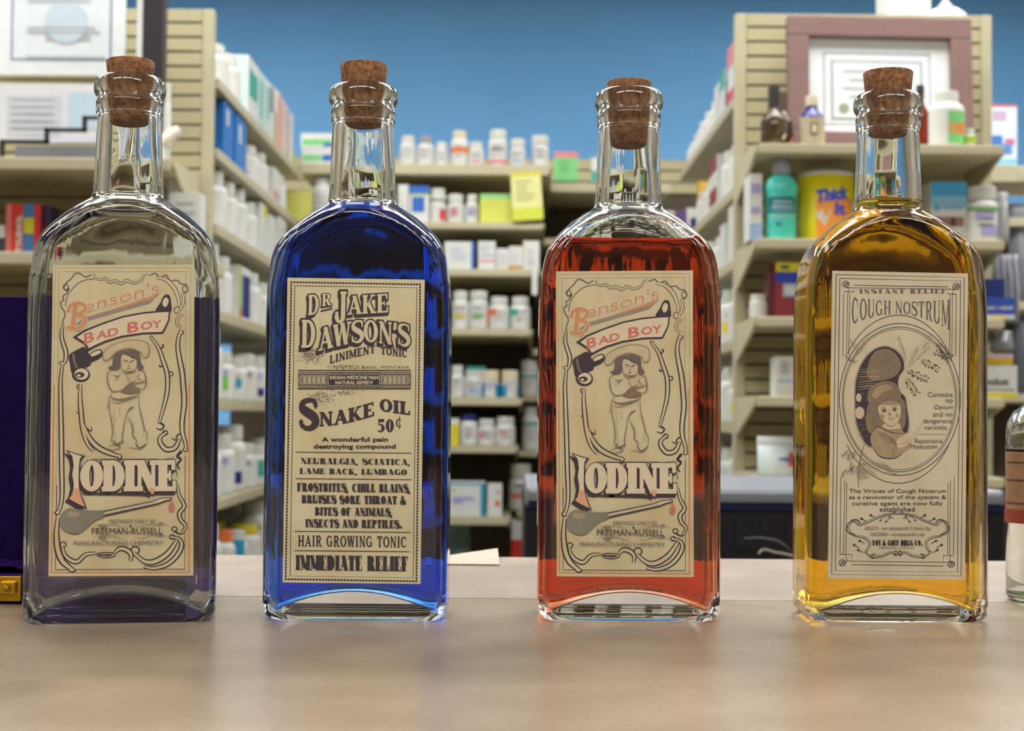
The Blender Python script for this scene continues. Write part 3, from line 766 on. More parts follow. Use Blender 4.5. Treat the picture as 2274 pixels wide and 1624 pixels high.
# framed certificate leaning back
fw = X_at(2178, 1.44*KD)-X_at(1752, 1.44*KD); bz = RZ[0]
fr = empty('picture_frame', (X_at(1971, 1.45*KD), D0-.072, bz+0.006), 0.0, math.radians(-7), math.radians(0.8))
tag(fr, 'mauve brown framed certificate leaning on the right unit', 'picture frame')
M_frame = mat('mauve_brown_wood', (122, 94, 90), 0.5, 0.08, 20, stretch=(1, 1, 6))
FH = (Z_at(44, 1.50*KD)-bz)
t = 0.034
for (a, b, c, e_) in ((-fw/2, fw/2, FH-t, FH), (-fw/2, fw/2, 0, t)):
    box('frame_rail', a, b, -0.012, 0.008, c, e_, M_frame, fr, 0.002)
for s in (-1, 1):
    a = s*fw/2; box('frame_rail', min(a, a-s*t), max(a, a-s*t), -0.012, 0.008, t+0.0002, FH-t-0.0002, M_frame, fr, 0.002)
box('mat_board', -fw/2+t, fw/2-t, 0.0, 0.004, t, FH-t, K((226, 232, 236)), fr)
zz0, zz1 = 0.05, FH-t-0.022
box('mat_edge', -fw/2+t+.024, fw/2-t-.03, -0.0006, -0.0001, zz0, zz1, K((150, 160, 165)), fr)
box('mat_inner', -fw/2+t+.0265, fw/2-t-.0325, -0.0010, -0.0007, zz0, zz1-.004, K((222, 228, 232)), fr)
box('paper_border', -fw/2+t+.036, fw/2-t-.043, -0.0014, -0.0011, zz0+.006, zz1-.014, K((128, 138, 134)), fr)
box('certificate', -fw/2+t+.039, fw/2-t-.046, -0.0018, -0.0015, zz0+.009, zz1-.017, K((210, 220, 224)), fr)
for i in range(4):
    box('print_line', -fw/2+t+.055+.01*(i % 2), fw/2-t-.09, -0.0021, -0.0019, zz1-.034-.014*i, zz1-.031-.014*i, K('grey'), fr)
o = lathe('seal', [(.008, 0), (.008, .0006)], K((150, 150, 130)), fr, 16); o.rotation_euler = (math.pi/2, 0, 0); o.location = (-fw/2+t+.056, -0.0019, zz0+.025)
de = 1.425*KD
def vial(px0, px1, pyt, z, dd, label, glass, cap, capw, caph, lab=None, fill=None, neckf=.3):
    l, W, H = put(px0, px1, pyt, z, dd)
    e = empty('glass_bottle', l); tag(e, label, 'bottle')
    r = W/2; hb = H*(1-caph)
    m = bpy.data.materials.get('glass_'+glass[0]) or mat('glass_'+glass[0], glass[1], 0.08, 0.03, 20, trans=0.75)
    lathe('body', [(r*.85, 0), (r, H*.03), (r, hb*.68), (r*.93, hb*.76), (r*.5, hb*.88), (r*.44, hb)], m, e, 28)
    lathe('cap', [(r*capw, hb+.0003), (r*capw, H*.985), (r*capw*.93, H)], K(cap), e, 32, ridge=(0, 1), smooth=False)
    if lab: wrap('paper_label', r+.0002, H*.05, H*lab[1], -172, -8, K(lab[0]), e, 12)
    return e, r, H
vial(1688, 1747, 195, RZ[0], de, 'clear brown-oil bottle with a black cap on right unit', ('olive', (120, 105, 80)), 'black', .45, .34)
vial(1716, 1762, 205, RZ[0], de+.04, 'amber bottle standing behind the black-capped one', ('amber', (110, 75, 50)), 'brown', .45, .3)
e, r, H = vial(1774, 1830, 214, RZ[0], de, 'cobalt blue bottle with cream cap and tan label', ('cobalt', (40, 60, 200)), 'cream', .5, .2, ((178, 166, 140), .56))
V, Fc = font_polys('B', .05)
wrap('print_panel', r+.0007, H*.22, H*.44, -105, -75, K('black'), e, 4)
wrap('print_panel', r+.0012, H*.25, H*.41, -100, -80, K('cream'), e, 4)
vial(2026, 2062, 190, RZ[0], de+.02, 'red-brown bottle behind the amber bottle neck', ('rust', (160, 50, 25)), 'black', .5, .2)
P_(2063, 2141, 206, RZ[0], de, 'large white bottle with green and orange label', cap='w', capw=.68, caph=.22, sh=.1, bands=(('palegreen', .05, .62, -100, -12), ('orange', .22, .42, -99, -13)), lines=0)
P_(2138, 2166, 287, RZ[0], de-.01, 'small white and green pot beside the large white bottle', cap='w', caph=.3, bands=(('lime', .2, .6),), lines=0, capw=.9)
# on top of the unit
tz = TOPZ-.0035
o = carton((X_at(2000, 1.6*KD), D0+.07, tz), .075, .07, .10, 'white square box on top of the right unit')
e = empty('cookie_jar', (X_at(2085, 1.6*KD), D0+.08, tz)); tag(e, 'white glazed round jar on top of the right unit', 'jar')
lathe('body', [(.025, 0), (.034, .006), (.037, .015), (.034, .024), (.022, .033), (.012, .036)], mat('white_glaze', (225, 228, 230), 0.1), e, 32)
lathe('lid', [(.012, .0362), (.013, .040), (.006, .046), (.004, .05)], mat('white_glaze', (225, 228, 230), 0.1), e, 24)
e = empty('white_bowl', (X_at(1692, 1.6*KD), D0+.06, tz)); tag(e, 'upturned white bowl on top of the right unit', 'bowl')
lathe('body', [(.02, 0), (.019, .004), (.013, .009), (.008, .0105)], M_white, e, 28)
# second shelf: mouthwash, canister, boxes
l, W, H = put(1695, 1772, 352, RZ[1], de)
e = empty('mouthwash_bottle', l); tag(e, 'turquoise mouthwash bottle with grey cap on second right shelf', 'bottle')
M_turq = mat('turquoise_plastic', (88, 226, 214), 0.25, 0.03, 20)
r = W/2
lathe('body', [(r*.86, 0), (r*.9, H*.01), (r*.9, H*.56), (r*.93, H*.58), (r, H*.62), (r*.98, H*.67), (r*.8, H*.74), (r*.5, H*.79), (r*.46, H*.80)], M_turq, e, 36, sy=.62)
lathe('cap', [(r*.5, H*.802), (r*.53, H*.82), (r*.5, H)], K((150, 158, 165)), e, 36, ridge=(0, 2), smooth=False)
def curved_panel(name, rx, ry, z0, z1, a0, a1, m, parent, off=.0004, n=10):
    vs, fs = [], []
    for i in range(n+1):
        a = math.radians(a0+(a1-a0)*i/n)
        for z in (z0, z1):
            vs.append(((rx+off)*math.cos(a), (ry+off)*math.sin(a), z))
    for i in range(n): fs.append((2*i, 2*i+2, 2*i+3, 2*i+1))
    return mesh_obj(name, vs, fs, m, parent)
curved_panel('paper_label', r*.9, r*.9*.62, H*.33, H*.52, -150, -35, K((20, 110, 125)), e)
curved_panel('label_band', r*.9, r*.9*.62, H*.27, H*.30, -150, -35, K((150, 200, 205)), e)
for i, (z0, z1, a0, a1) in enumerate([(.44, .48, -125, -50), (.38, .42, -130, -45), (.35, .365, -130, -45)]):
    curved_panel('print_line', r*.9, r*.9*.62, H*z0, H*z1, a0, a1, K((140, 185, 195)), e, .0008)
curved_panel('print_mark', r*.9, r*.9*.62, H*.17, H*.21, -115, -95, K((40, 130, 140)), e, .0004)
l, W, H = put(1772, 1896, 388, RZ[1], de+.02)
e = empty('thickener_canister', l); tag(e, 'large yellow and orange powder canister on second right shelf', 'canister')
r = W/2
lathe('body', [(r*.97, 0), (r*.99, H*.01), (r*.99, H*.95)], K((232, 220, 24)), e, 40)
lathe('lid', [(r, H*.951), (r*1.01, H*.96), (r*1.0, H)], K((205, 205, 205)), e, 40)
wrap('printed_panel', r*.992, H*.01, H*.62, -122, -40, K((240, 152, 50)), e, 10)
wrap('printed_panel', r*.992, H*.45, H*.56, -38, -12, K('w'), e, 5)
def wrap_text(s, rr, x0, x1, z0, z1, m, parent, skew=0.0, bold=.05):
    V, Fc = font_polys(s, bold); vs = []
    for u, v in V:
        a = math.radians(x0+(x1-x0)*u); vs.append((rr*math.cos(a), rr*math.sin(a), z0+(z1-z0)*v+skew*u))
    mesh_obj('lettering', vs, Fc, m, parent)
wrap_text('Thick', r*.992+.0008, -122, -52, H*.52, H*.72, K((60, 80, 190)), e, H*.08, .07)
wrap_text('It', r*.992+.0012, -84, -60, H*.36, H*.54, K((60, 80, 190)), e, 0, .05)
vs = []; P = [(-120, .40), (-110, .44), (-92, .44), (-93, .36), (-100, .28), (-104, .2), (-112, .28), (-121, .33)]
mesh_obj('printed_shape', [((r+.0002)*math.cos(math.radians(a)), (r+.0002)*math.sin(math.radians(a)), H*z_) for a, z_ in P], [tuple(range(8))], K((215, 215, 210)), e)
C_(1664, 1692, 386, RZ[1], de-.01, 'narrow white and blue pack left of the mouthwash', depth=.06, panels=(('lav', .1, .9, .7, .85), ('lav', .1, .8, .4, .5), ('lblue', 0, 1, 0, .25)))
C_(2067, 2148, 404, RZ[1], de, 'white box with blue top and photo strip, second right shelf', depth=.05, panels=(((60, 160, 215), 0, 1, .76, 1), ((130, 185, 220), 0, 1, .58, .76), ((60, 160, 215), .1, .22, .52, .62), ((150, 110, 110), .15, .9, .26, .42), ((90, 50, 50), .55, .68, .26, .42)), text=(('relief', .25, .9, .54, .62, (120, 170, 210)),))
P_(2147, 2215, 416, RZ[1], de, 'white bottle with bright green band, second right shelf', capw=.9, caph=.25, bands=((( 90, 170, 60), .56, .61), ('lav', .38, .5, -130, -60), ('lav', .1, .3, -110, -40)), sh=.1)
def bag(px0, px1, pyt, z, dd, label, col=(205, 208, 214), seed=1):
    l, W, H = put(px0, px1, pyt, z, dd)
    bm = bmesh.new(); rnd = random.Random(seed); n, m_ = 7, 9; g = []
    for j in range(m_+1):
        row = []
        for s in (0, 1):
            pass
        v = j/m_; th = (.012+.012*math.sin(math.pi*min(1, v*1.1)))*(1-v*.6)
        for i in range(n+1):
            u = i/n; x = (u-.5)*W*(1-.15*v); y = -th*math.sin(math.pi*u)+rnd.uniform(-.002, .002)
            row.append(bm.verts.new((x+rnd.uniform(-.001, .001), y, v*H)))
        for i in range(n-1, 0, -1):
            u = i/n; x = (u-.5)*W*(1-.15*v); y = th*math.sin(math.pi*u)
            row.append(bm.verts.new((x, y, v*H)))
        g.append(row)
    N = len(g[0])
    for j in range(m_):
        for i in range(N): bm.faces.new((g[j][i], g[j][(i+1) % N], g[j+1][(i+1) % N], g[j+1][i]))
    bm.faces.new(g[0][::-1]); bm.faces.new(g[-1])
    o = bm_obj('plastic_bag', bm, mat('clear_film_%d' % seed, col, 0.25, 0.1, 40, trans=.35), None, True); o.location = l
    tag(o, label, 'plastic bag')
bag(2206, 2243, 428, RZ[1], de, 'crumpled clear plastic bag at right end of second right shelf', seed=2)
# third shelf
C_(1722, 1775, 583, RZ[2], de, 'dark red box with yellow top and blue stripe, third right shelf', col='maroon', depth=.06, panels=(((215, 205, 40), 0, 1, .83, 1), ((20, 60, 190), 0, 1, .64, .82), ('lblue', .3, .95, .38, .62), ('w', .38, .9, .42, .58)), text=(('new', .2, .6, .87, .95, 'black'),))
C_(1706, 1721, 606, RZ[2], de+.01, 'narrow maroon pack left of the yellow-topped box', col=(95, 30, 40), depth=.05)
P_(1664, 1704, 655, RZ[2], de+.02, 'plain white bottle at left end of third right shelf', lines=0, capw=.85)
C_(2176, 2231, 619, RZ[2], de+.03, 'dark blue box behind the pain relief box', col=(20, 50, 120), depth=.04)
C_(2170, 2254, 661, RZ[2], de-.01, 'blue and white box reading pain relief on third right shelf', col=(40, 80, 180), depth=.035, panels=(((90, 90, 190), 0, 1, .2, .3), ('w', 0, 1, 0, .2), ('yellow', .35, .75, .03, .15)), text=(('pain relief', .2, .95, .4, .62, 'w'),))
for i in range(5):
    P_(1800+58*i, 1845+58*i, 620-6*(i % 2), RZ[2], de+.02, '%s white pill bottle from left behind the amber bottle, third right shelf' % ORD[i], group='pill bottles behind the amber bottle')
# fourth shelf
C_(1723, 1765, 792, RZ[3], de, 'white box with grey print and blue line, fourth right shelf', depth=.05, panels=(((120, 170, 215), .1, 1, .36, .4),)+lines_for('q', 6, .25, .9, .55, .9))
C_(2150, 2259, 812, RZ[3]+.0003, de-.012, 'white box with yellow stripes and black lettering, fourth right shelf', depth=.05, panels=((( 222, 205, 60), 0, 1, 0, .16),), text=(('Senokot', .18, .82, .38, .62, (50, 50, 50)), ('Natural Strength', .3, .93, .2, .29, (60, 60, 60))))
C_(2160, 2250, 786, RZ[3]+(at(2200, 812, de).z-RZ[3])+.001, de-.008, 'flat yellow and lilac box lying on the white lettered box', col=(200, 165, 20), depth=.045, panels=(((200, 180, 190), 0, 1, .6, 1),))
for i in range(4):
    P_(1805+70*i, 1860+70*i, 800+8*(i % 2), RZ[3], de+.02, '%s white jar from left behind the amber bottle, fourth right shelf' % ORD[i], group='jars behind the amber bottle', capw=.95)
bag(2196, 2252, 735, RZ[2]-.5 if False else at(2200, 785, de).z+.002, de+.01, 'clear plastic bag above the white lettered box', (150, 155, 165), 5)
# fifth shelf
l, W, H = put(1682, 1775, 970, RZ[4], de+.01)
e = empty('wipes_tub', l); tag(e, 'large pale tub with an orange-red spot, lowest right shelf', 'tub')
r = W/2
lathe('body', [(r*.95, 0), (r*.97, H*.02), (r*.99, H*.8)], K((205, 218, 220)), e, 36)
lathe('lid', [(r, H*.802), (r*1.01, H*.82), (r*1.01, H*.97), (r*.97, H)], K((214, 222, 222)), e, 36)
wrap('printed_spot', r*.992, H*.22, H*.6, -70, -35, K((225, 90, 50)), e, 6)
wrap_text('wipes', r*.992+.0008, -100, -45, H*.34, H*.5, K((90, 90, 160)), e)
for i in range(4):
    P_(1810+75*i, 1868+75*i, 985, RZ[4], de+.02, '%s white tub from left behind the amber bottle, lowest right shelf' % ORD[i], group='tubs behind the amber bottle', capw=.98)
# ------------------------------------------------------------------ far right: wall shelf
wz = Z_at(364, 1.72*KD, 2230)
e = empty('wall_shelf', (0, 0, 0)); tag(e, 'beige wall shelf at the far right carrying a blue baby-picture box', 'shelf')
dw = 1.72*KD
box('shelf_board', X_at(2196, dw), X_at(2420, dw), dw+.02, dw+.2, wz-.03, wz, M_shelf, e, .002)
box('price_rail', X_at(2206, dw), X_at(2262, dw), dw+.006, dw+.0195, wz-.032, wz-.001, M_shelf, e, .001)
box('back_panel', X_at(2206, 1.95*KD), X_at(2460, 1.95*KD), 1.95*KD, 1.97*KD, 0, wz-.02, M_dark, e)
zc = [wz-.095, wz-.25, wz-.42]
for q in zc: box('shelf_board', X_at(2240, dw), X_at(2460, dw), dw+.03, 1.949*KD, q-.016, q, M_shelf, e, .002)
C_(2200, 2260, 233, wz, dw+.03, 'pale blue box with red top edge and blue figures, wall shelf', depth=.05, col=(214, 226, 238), panels=(((225, 90, 80), 0, 1, .97, 1), ((190, 170, 200), .1, .6, .75, .9), ((70, 120, 200), .05, .45, .25, .5), ((200, 120, 160), .55, .9, .35, .45), ((90, 140, 210), .4, .8, .2, .36), ((140, 195, 220), 0, 1, 0, .12)))
bag(2236, 2300, 455, zc[1], dw+.05, 'large grey plastic bag under the wall shelf', (150, 156, 168), 7)
bag(2244, 2330, 700, zc[2], dw+.05, 'lower grey plastic bag under the wall shelf', (120, 126, 140), 8)
for i in range(4):
    bag(2205+14*i, 2220+14*i, 566, RZ[2]+.0, de+.06+.004*i, '%s hanging clear film strip at right end of third right shelf' % ORD[i], (195, 198, 210), 20+i)
# ------------------------------------------------------------------ left unit end shelves
def sheet(px0, py0, px1, py1, dd, label, name, cat, col, panels, rx=0.0, dep=.006):
    l, W, H = put(px0, px1, py0, Z_at(py1, dd, (px0+px1)/2), dd)
    return carton(l, W, dep, H, label, col=col, panels=panels, name=name, cat=cat, rx=rx)
f1 = sheet(-30, -40, 266, 168, 1.49*KD, 'white bordered certificate with a pale blue globe, upper one', 'certificate_frame', 'certificate', (222, 228, 232),
      (((110, 125, 160), .14, .90, .16, .99), ((216, 224, 230), .155, .885, .175, .985), ((170, 180, 195), .52, .6, .85, .93), ((175, 178, 182), .40, .74, .36*1.0, .44)))
m = K((190, 206, 218))
o = lathe('printed_globe', [(.034, 0), (.034, .0003)], m, f1, 32); o.rotation_euler = (math.pi/2, 0, 0); o.location = (.012, -.0012, .085)
for i, z_ in enumerate((.118, .075, .068, .028)):
    box('print_line', -.05, .05+.008*i, -.0018, -.0016, z_, z_+.0022, K((165, 172, 180)), f1)
f2 = sheet(-40, 186, 212, 318, 1.455*KD, 'white document with pale blue corner below the certificate', 'document_holder', 'document', (218, 220, 228),
      (((200, 204, 214), .18, .66, .12, .8), ((188, 210, 228), .72, .98, .25, .85))+tuple(((170, 174, 184), .22, .6, .72-.12*k, .745-.12*k) for k in range(5)))
bp = [(5, 352), (5, 315), (104, 315), (104, 289), (188, 289), (188, 262), (214, 262)]
e = empty('stepped_rack', (0, 0, 0)); tag(e, 'black stepped wire rack in front of the white document', 'rack')
dk = 1.43*KD
for (a, b), (c, d2) in zip(bp[:-1], bp[1:]):
    p, q = at(a, b, dk), at(c, d2, dk)
    box('rack_bar', min(p.x, q.x)-.003, max(p.x, q.x)+.003, dk-.003, dk+.003, min(p.z, q.z)-.0026, max(p.z, q.z)+.0026, K((38, 34, 38)), e)
l, W, H = put(12, 205, 318, LZ[0], 1.42*KD)
o = carton(Vector((l.x, 1.437*KD, l.z)), W, .05, H, 'grey tray box under the black stepped rack', col=(118, 122, 134), cat='box', name='grey_tray'); 
l, W, H = put(300, 345, -60, LZ[0], 1.45*KD)
o = carton(Vector((l.x, 1.46*KD, l.z)), W, .03, H, 'very dark tall binder standing behind the clear bottle neck', col=(34, 24, 40), cat='binder', name='binder')
l, W, H = put(286, 299, -60, LZ[0], 1.45*KD)
o = carton(Vector((l.x, 1.46*KD, l.z)), W, .03, H, 'thin white folder against the very dark binder', col='w', cat='folder', name='folder')
P_(356, 372, 185, LZ[0], 1.44*KD, 'slim white tube behind the clear bottle neck', lines=0, name='tube_bottle')
e = empty('paper_roll', at(352, 318, 1.43*KD)); tag(e, 'rolled white paper tube sticking out right of clear bottle neck', 'paper roll')
tube('roll', [(0, 0, 0), (.032, 0, .020)], .009, M_paper, e, 16); 
box('roll_stand', -.012, .012, -.006, .006, LZ[0]-e.location.z+.0003, -.006, M_white, e)
l, W, H = put(372, 442, 425, LZ[1], 1.45*KD)
shelf2x = X_at(445, DS+.02)
box('shelf_board', xl1+.0065, shelf2x, DS+.03, D0-.005, LZ[1]-.02, LZ[1], M_shelf, gl, .001)
C_(372, 440, 428, LZ[1], DS+.035, 'white printed carton right of the clear bottle neck', depth=.04, panels=lines_for(5, 2, .2, .9, .6, .9))
C_(366, 392, 396, LZ[1], DS+.08, 'pale tall carton behind the white printed one', depth=.02, col=(200, 202, 200))
l, W, H = put(8, 84, 453, LZ[1], 1.42*KD)
e = carton(l, W, .05, H, 'red and blue carton with yellow star at far left', col=(214, 40, 35), panels=(((225, 120, 110), 0, .16, 0, 1), ((60, 120, 180), .5, .82, 0, 1), ((215, 205, 40), .52, .82, .4, .72)), side=(120, 30, 40))
V, Fc = font_polys('TYLENOL', .05)
mesh_obj('lettering', [((.30+.17*(1-v)-.5+.0)*W*1.0, -.0009, (.02+.76*u)*H) for u, v in V], Fc, K('w'), e)
C_(86, 106, 456, LZ[1], 1.43*KD, 'dark navy carton beside the red one', depth=.05, col=(50, 40, 80), panels=(('ochre', .1, .5, .2, .5),))
C_(-30, 6, 500, LZ[1], 1.42*KD, 'dark and white carton cut by the left picture edge', depth=.05, col=(60, 62, 80), panels=((  'w', 0, 1, .55, 1),))
# ------------------------------------------------------------------ dark machine behind the counter
dm = 0.95*KD
e = empty('office_printer', (0, 0, 0)); tag(e, 'black machine with silver top edge behind the counter', 'printer')
mx0, mx1 = X_at(1166, dm), X_at(2236, dm); mz = Z_at(1086, dm, 1700)
M_blk = mat('black_plastic', (30, 28, 36), 0.35, 0.1, 60)
M_sil = mat('silver_plastic', (142, 148, 160), 0.35, 0.05, 200, metal=.2)
zt = Z_at(1120, dm, 1700)
box('body', mx0, mx1, dm+.004, dm+.34, 0.72, zt, M_blk, e, .004)
box('top_edge', mx0+.002, mx1-.001, dm, dm+.34, zt+.0003, mz, M_sil, e, .005)
box('trim_line', mx0+.004, mx1-.002, dm-.0002, dm+.0039, zt-.006, zt-.0002, mat('navy_plastic', (22, 28, 70), .3), e)
x = mx0+.03
while x < mx1-.03:
    box('vent_slot', x, x+.008, dm+.0015, dm+.0039, Z_at(1215, dm), Z_at(1150, dm), mat('vent_black', (8, 8, 12), .6), e); x += .026
cb = empty('cable', (0, 0, 0)); tag(cb, 'thin pale cable lying against the black machine', 'cable')
tube('cord', [at(q[0], q[1], dm-.03) for q in [(1685, 1230), (1692, 1222), (1700, 1221), (1720, 1227), (1748, 1232), (1790, 1243), (1840, 1252)]], .0012, mat('pale_cord', (150, 145, 130), .4), cb, 6)
tube('cord', [at(q[0], q[1], dm-.02) for q in [(1652, 1196), (1690, 1195), (1725, 1201), (1745, 1213), (1760, 1230), (1775, 1250)]], .0009, mat('dark_cord', (70, 66, 62), .3), cb, 6)
dsk = empty('work_desk', (0, 0, 0)); tag(dsk, 'low work desk carrying the black machine behind the counter', 'desk')
box('desk_top', -.3, 1.1, dm-.15, dm+.38, .69, .7195, M_shelf, dsk, .003)
for a in (-.28, 1.05):
    for b in (dm-.13, dm+.33): box('leg', a, a+.03, b, b+.03, 0, .6895, M_dark, dsk)
# ================================================================== the apothecary bottles
def interp(tab, z):
    if z <= tab[0][0]: return tab[0][1]
    for (a, va), (b, vb) in zip(tab, tab[1:]):
        if z <= b:
            t = (z-a)/(b-a); return va+(vb-va)*t
    return tab[-1][1]
def smooth_tab(tab, n=5):
    return catmull(tab, n)
HW, HD, CR = 0.040, 0.0225, 0.0085
SH = smooth_tab([(z*1.0219+.004*min(1,max(0,z)/.1), r*(1.022 if z > .165 else 1.0)) for z, r in [(-.01, .0412), (.10, .0411), (.135, .0408), (.1405, .0402), (.1456, .0394), (.1512, .0380), (.1561, .0358), (.1608, .0322), (.1674, .0244), (.1712, .0187), (.1735, .0155), (.1770, .01465), (.185, .0142), (.2, .01365), (.2084, .01335), (.2096, .0139), (.2112, .01405), (.2140, .0141), (.2152, .01375), (.2160, .0134), (.2168, .0139), (.2184, .01485), (.2210, .0150), (.2235, .01445), (.2250, .0131), (.2256, .0118)]], 4)
NN = [(z*1.0219+.004, n) for z, n in [(-1, 9), (.135, 8), (.1405, 6), (.1456, 4.6), (.1512, 3.5), (.1561, 2.8), (.1608, 2.35), (.1674, 2.1), (.1735, 2.0), (1, 2.0)]]
# directions round the body, dense on the corners
TH = []
def _perim():
    pts = []
    a, b, r = HW-CR, HD-CR, CR
    for i in range(16): pts.append((HW, -b+2*b*i/16))
    for i in range(9): t = math.pi/2*i/9; pts.append((a+r*math.cos(t), b+r*math.sin(t)))
    for i in range(26): pts.append((a-2*a*i/26, HD))
    for i in range(9): t = math.pi/2+math.pi/2*i/9; pts.append((-a+r*math.cos(t), b+r*math.sin(t)))
    n = len(pts)
    q = pts + [(-HW, -0.0+b-2*b*i/16) for i in range(16)]
    for i in range(9): t = math.pi+math.pi/2*i/9; q.append((-a+r*math.cos(t), -b+r*math.sin(t)))
    for i in range(26): q.append((-a+2*a*i/26, -HD))
    for i in range(9): t = 1.5*math.pi+math.pi/2*i/9; q.append((a+r*math.cos(t), -b+r*math.sin(t)))
    return q
TH = [math.atan2(y, x) for x, y in _perim()]
NT = len(TH)
def rr_dist(th, a, b, r):
    """distance to a rounded rectangle"""
    c, s = abs(math.cos(th)), abs(math.sin(th))
    r = min(r, a, b)
    best = None
    if c > 1e-9:
        t = a/c
        if t*s <= b-r: return t
    if s > 1e-9:
        t = b/s
        if t*c <= a-r: return t
    ax, ay = a-r, b-r
    B = c*ax+s*ay; Cc = ax*ax+ay*ay-r*r
    return B+math.sqrt(max(0, B*B-Cc))
def sect(z, th, inset=0.0, grow=0.0, a=None):
    """radius of the bottle at height z towards th"""
    a = interp(SH, z) if a is None else a
    n = interp(NN, z)
    k = 0.0
    if z < .005: k = .0026*(1-max(0, z)/.005)**2.0
    R1 = rr_dist(th, HW-inset-k+grow, HD-inset-k+grow, max(.003, CR-inset*.5))
    c, s = abs(math.cos(th)), abs(math.sin(th)); aa = a-inset+grow
    R2 = aa/((c**n+s**n)**(1.0/n))
    p = 44.0 if z < .13 else max(20.0, 44.0-(z-.13)*1200)
    return (R1**-p+R2**-p)**(-1.0/p)
INN = [(z*1.0219+.004*(z > 0), r) for z, r in [(0, .0040), (.13, .0040), (.1561, .0042), (.1735, .0044), (.18, .0040), (.205, .0038), (.2084, .0038), (.2096, .0044)]]
def inner_r(z, th, grow=0.0):
    if z > .217:
        return .0096+(z-.217)/.0176*.0003+grow
    if z > .198:
        t = (z-.198)/.019
        return (1-t)*sect(z, th, interp(INN, z), grow)+t*(.0096+grow)
    return sect(z, th, interp(INN, z), grow)
def punt(x, y, amp=1.0):
    return .0042+amp*.0082*max(0.0, 1-(x/.0335)**2)**1.0
rw = random.Random(3)
WAVES = [(rw.uniform(1, 7), rw.uniform(20, 160), rw.uniform(0, 6.28), rw.uniform(.3, 1)) for _ in range(9)]
def wob(z, th, seed):
    s = 0
    for i, (m, kz, ph, am) in enumerate(WAVES):
        s += am*math.sin(round(m)*th+kz*z*(1+.13*seed)+ph+seed*1.7*i)
    return s/5*.00012
def cavity(top, grow, seed, zs_):
    """rings of the inside wall from `top` down to the raised base"""
    V = []; Fc = []
    zb = .022
    zz = [z for z in zs_ if zb < z < top-.0004]
    rings = [top]+sorted(zz, reverse=True)
    for z in rings:
        for th in TH:
            r = inner_r(z, th, grow)+wob(z, th, seed)
            V.append((r*math.cos(th), r*math.sin(th), z))
    nr = len(rings)
    for k in range(9):
        t = 1-k/8.0
        for th in TH:
            r = inner_r(zb, th, grow)+wob(zb, th, seed)
            kk = 1 if k < 6 else (1-(k-5)*.018)
            x, y = r*math.cos(th)*kk, r*math.sin(th)*kk
            z0 = punt(x, y)-grow
            V.append((x, y, z0+t*(zb-z0)))
    nr += 9
    for k in range(1, 8):
        s = .93*(1-k/8.0)
        for th in TH:
            r = inner_r(zb, th, grow)*s
            x, y = r*math.cos(th), r*math.sin(th)
            V.append((x, y, punt(x, y)-grow))
        nr += 1
    for i in range(nr-1):
        for k in range(NT):
            k2 = (k+1) % NT
            Fc.append((i*NT+k, i*NT+k2, (i+1)*NT+k2, (i+1)*NT+k))
    V.append((0, 0, punt(0, 0)-grow)); c = len(V)-1
    for k in range(NT): Fc.append(((nr-1)*NT+k, (nr-1)*NT+(k+1) % NT, c))
    return V, Fc
ZS = sorted({round(z, 5) for z, _ in SH if z > .137} | {round(.022+.0072*i, 5) for i in range(16)} | {.141, .146, .155, .1605, .1655, .1705, .1725, .1765, .198, .203, .21})
M_glass = bpy.data.materials.new('bottle_glass'); M_glass.use_nodes = True
_b = M_glass.node_tree.nodes['Principled BSDF']
_b.inputs['Base Color'].default_value = (0.975, 0.988, 0.98, 1); _b.inputs['Roughness'].default_value = 0.0
_b.inputs['IOR'].default_value = 1.5; _b.inputs['Transmission Weight'].default_value = 1.0
def glass_bump(m, st, sc):
    nt = m.node_tree; N = nt.nodes.new; b = nt.nodes['Principled BSDF']
    tc = N('ShaderNodeTexCoord'); mp = N('ShaderNodeMapping'); mp.inputs['Scale'].default_value = (1, 1, .35)
    nt.links.new(tc.outputs['Object'], mp.inputs[0])
    nz = N('ShaderNodeTexNoise'); nz.inputs['Scale'].default_value = sc; nz.inputs['Detail'].default_value = 1.5
    nt.links.new(mp.outputs[0], nz.inputs['Vector'])
    bp = N('ShaderNodeBump'); bp.inputs['Strength'].default_value = st; bp.inputs['Distance'].default_value = .001
    nt.links.new(nz.outputs[0], bp.inputs['Height']); nt.links.new(bp.outputs[0], b.inputs['Normal'])
glass_bump(M_glass, .16, 100)
M_foot = M_glass.copy(); M_foot.name = 'stippled_foot_glass'
M_foot.node_tree.nodes['Principled BSDF'].inputs['Roughness'].default_value = 0.35
def liquid_mat(name, sig):
    m = bpy.data.materials.new(name); m.use_nodes = True
    nt = m.node_tree; b = nt.nodes['Principled BSDF']
    b.inputs['Base Color'].default_value = (1, 1, 1, 1); b.inputs['Roughness'].default_value = 0
    b.inputs['IOR'].default_value = 1.33; b.inputs['Transmission Weight'].default_value = 1.0
    mx = max(sig)
    if mx > 0:
        va = nt.nodes.new('ShaderNodeVolumeAbsorption')
        va.inputs['Density'].default_value = mx
        va.inputs['Color'].default_value = tuple(1-s/mx for s in sig)+(1,)
        out = [n for n in nt.nodes if n.type == 'OUTPUT_MATERIAL'][0]
        nt.links.new(va.outputs[0], out.inputs['Volume'])
    return m
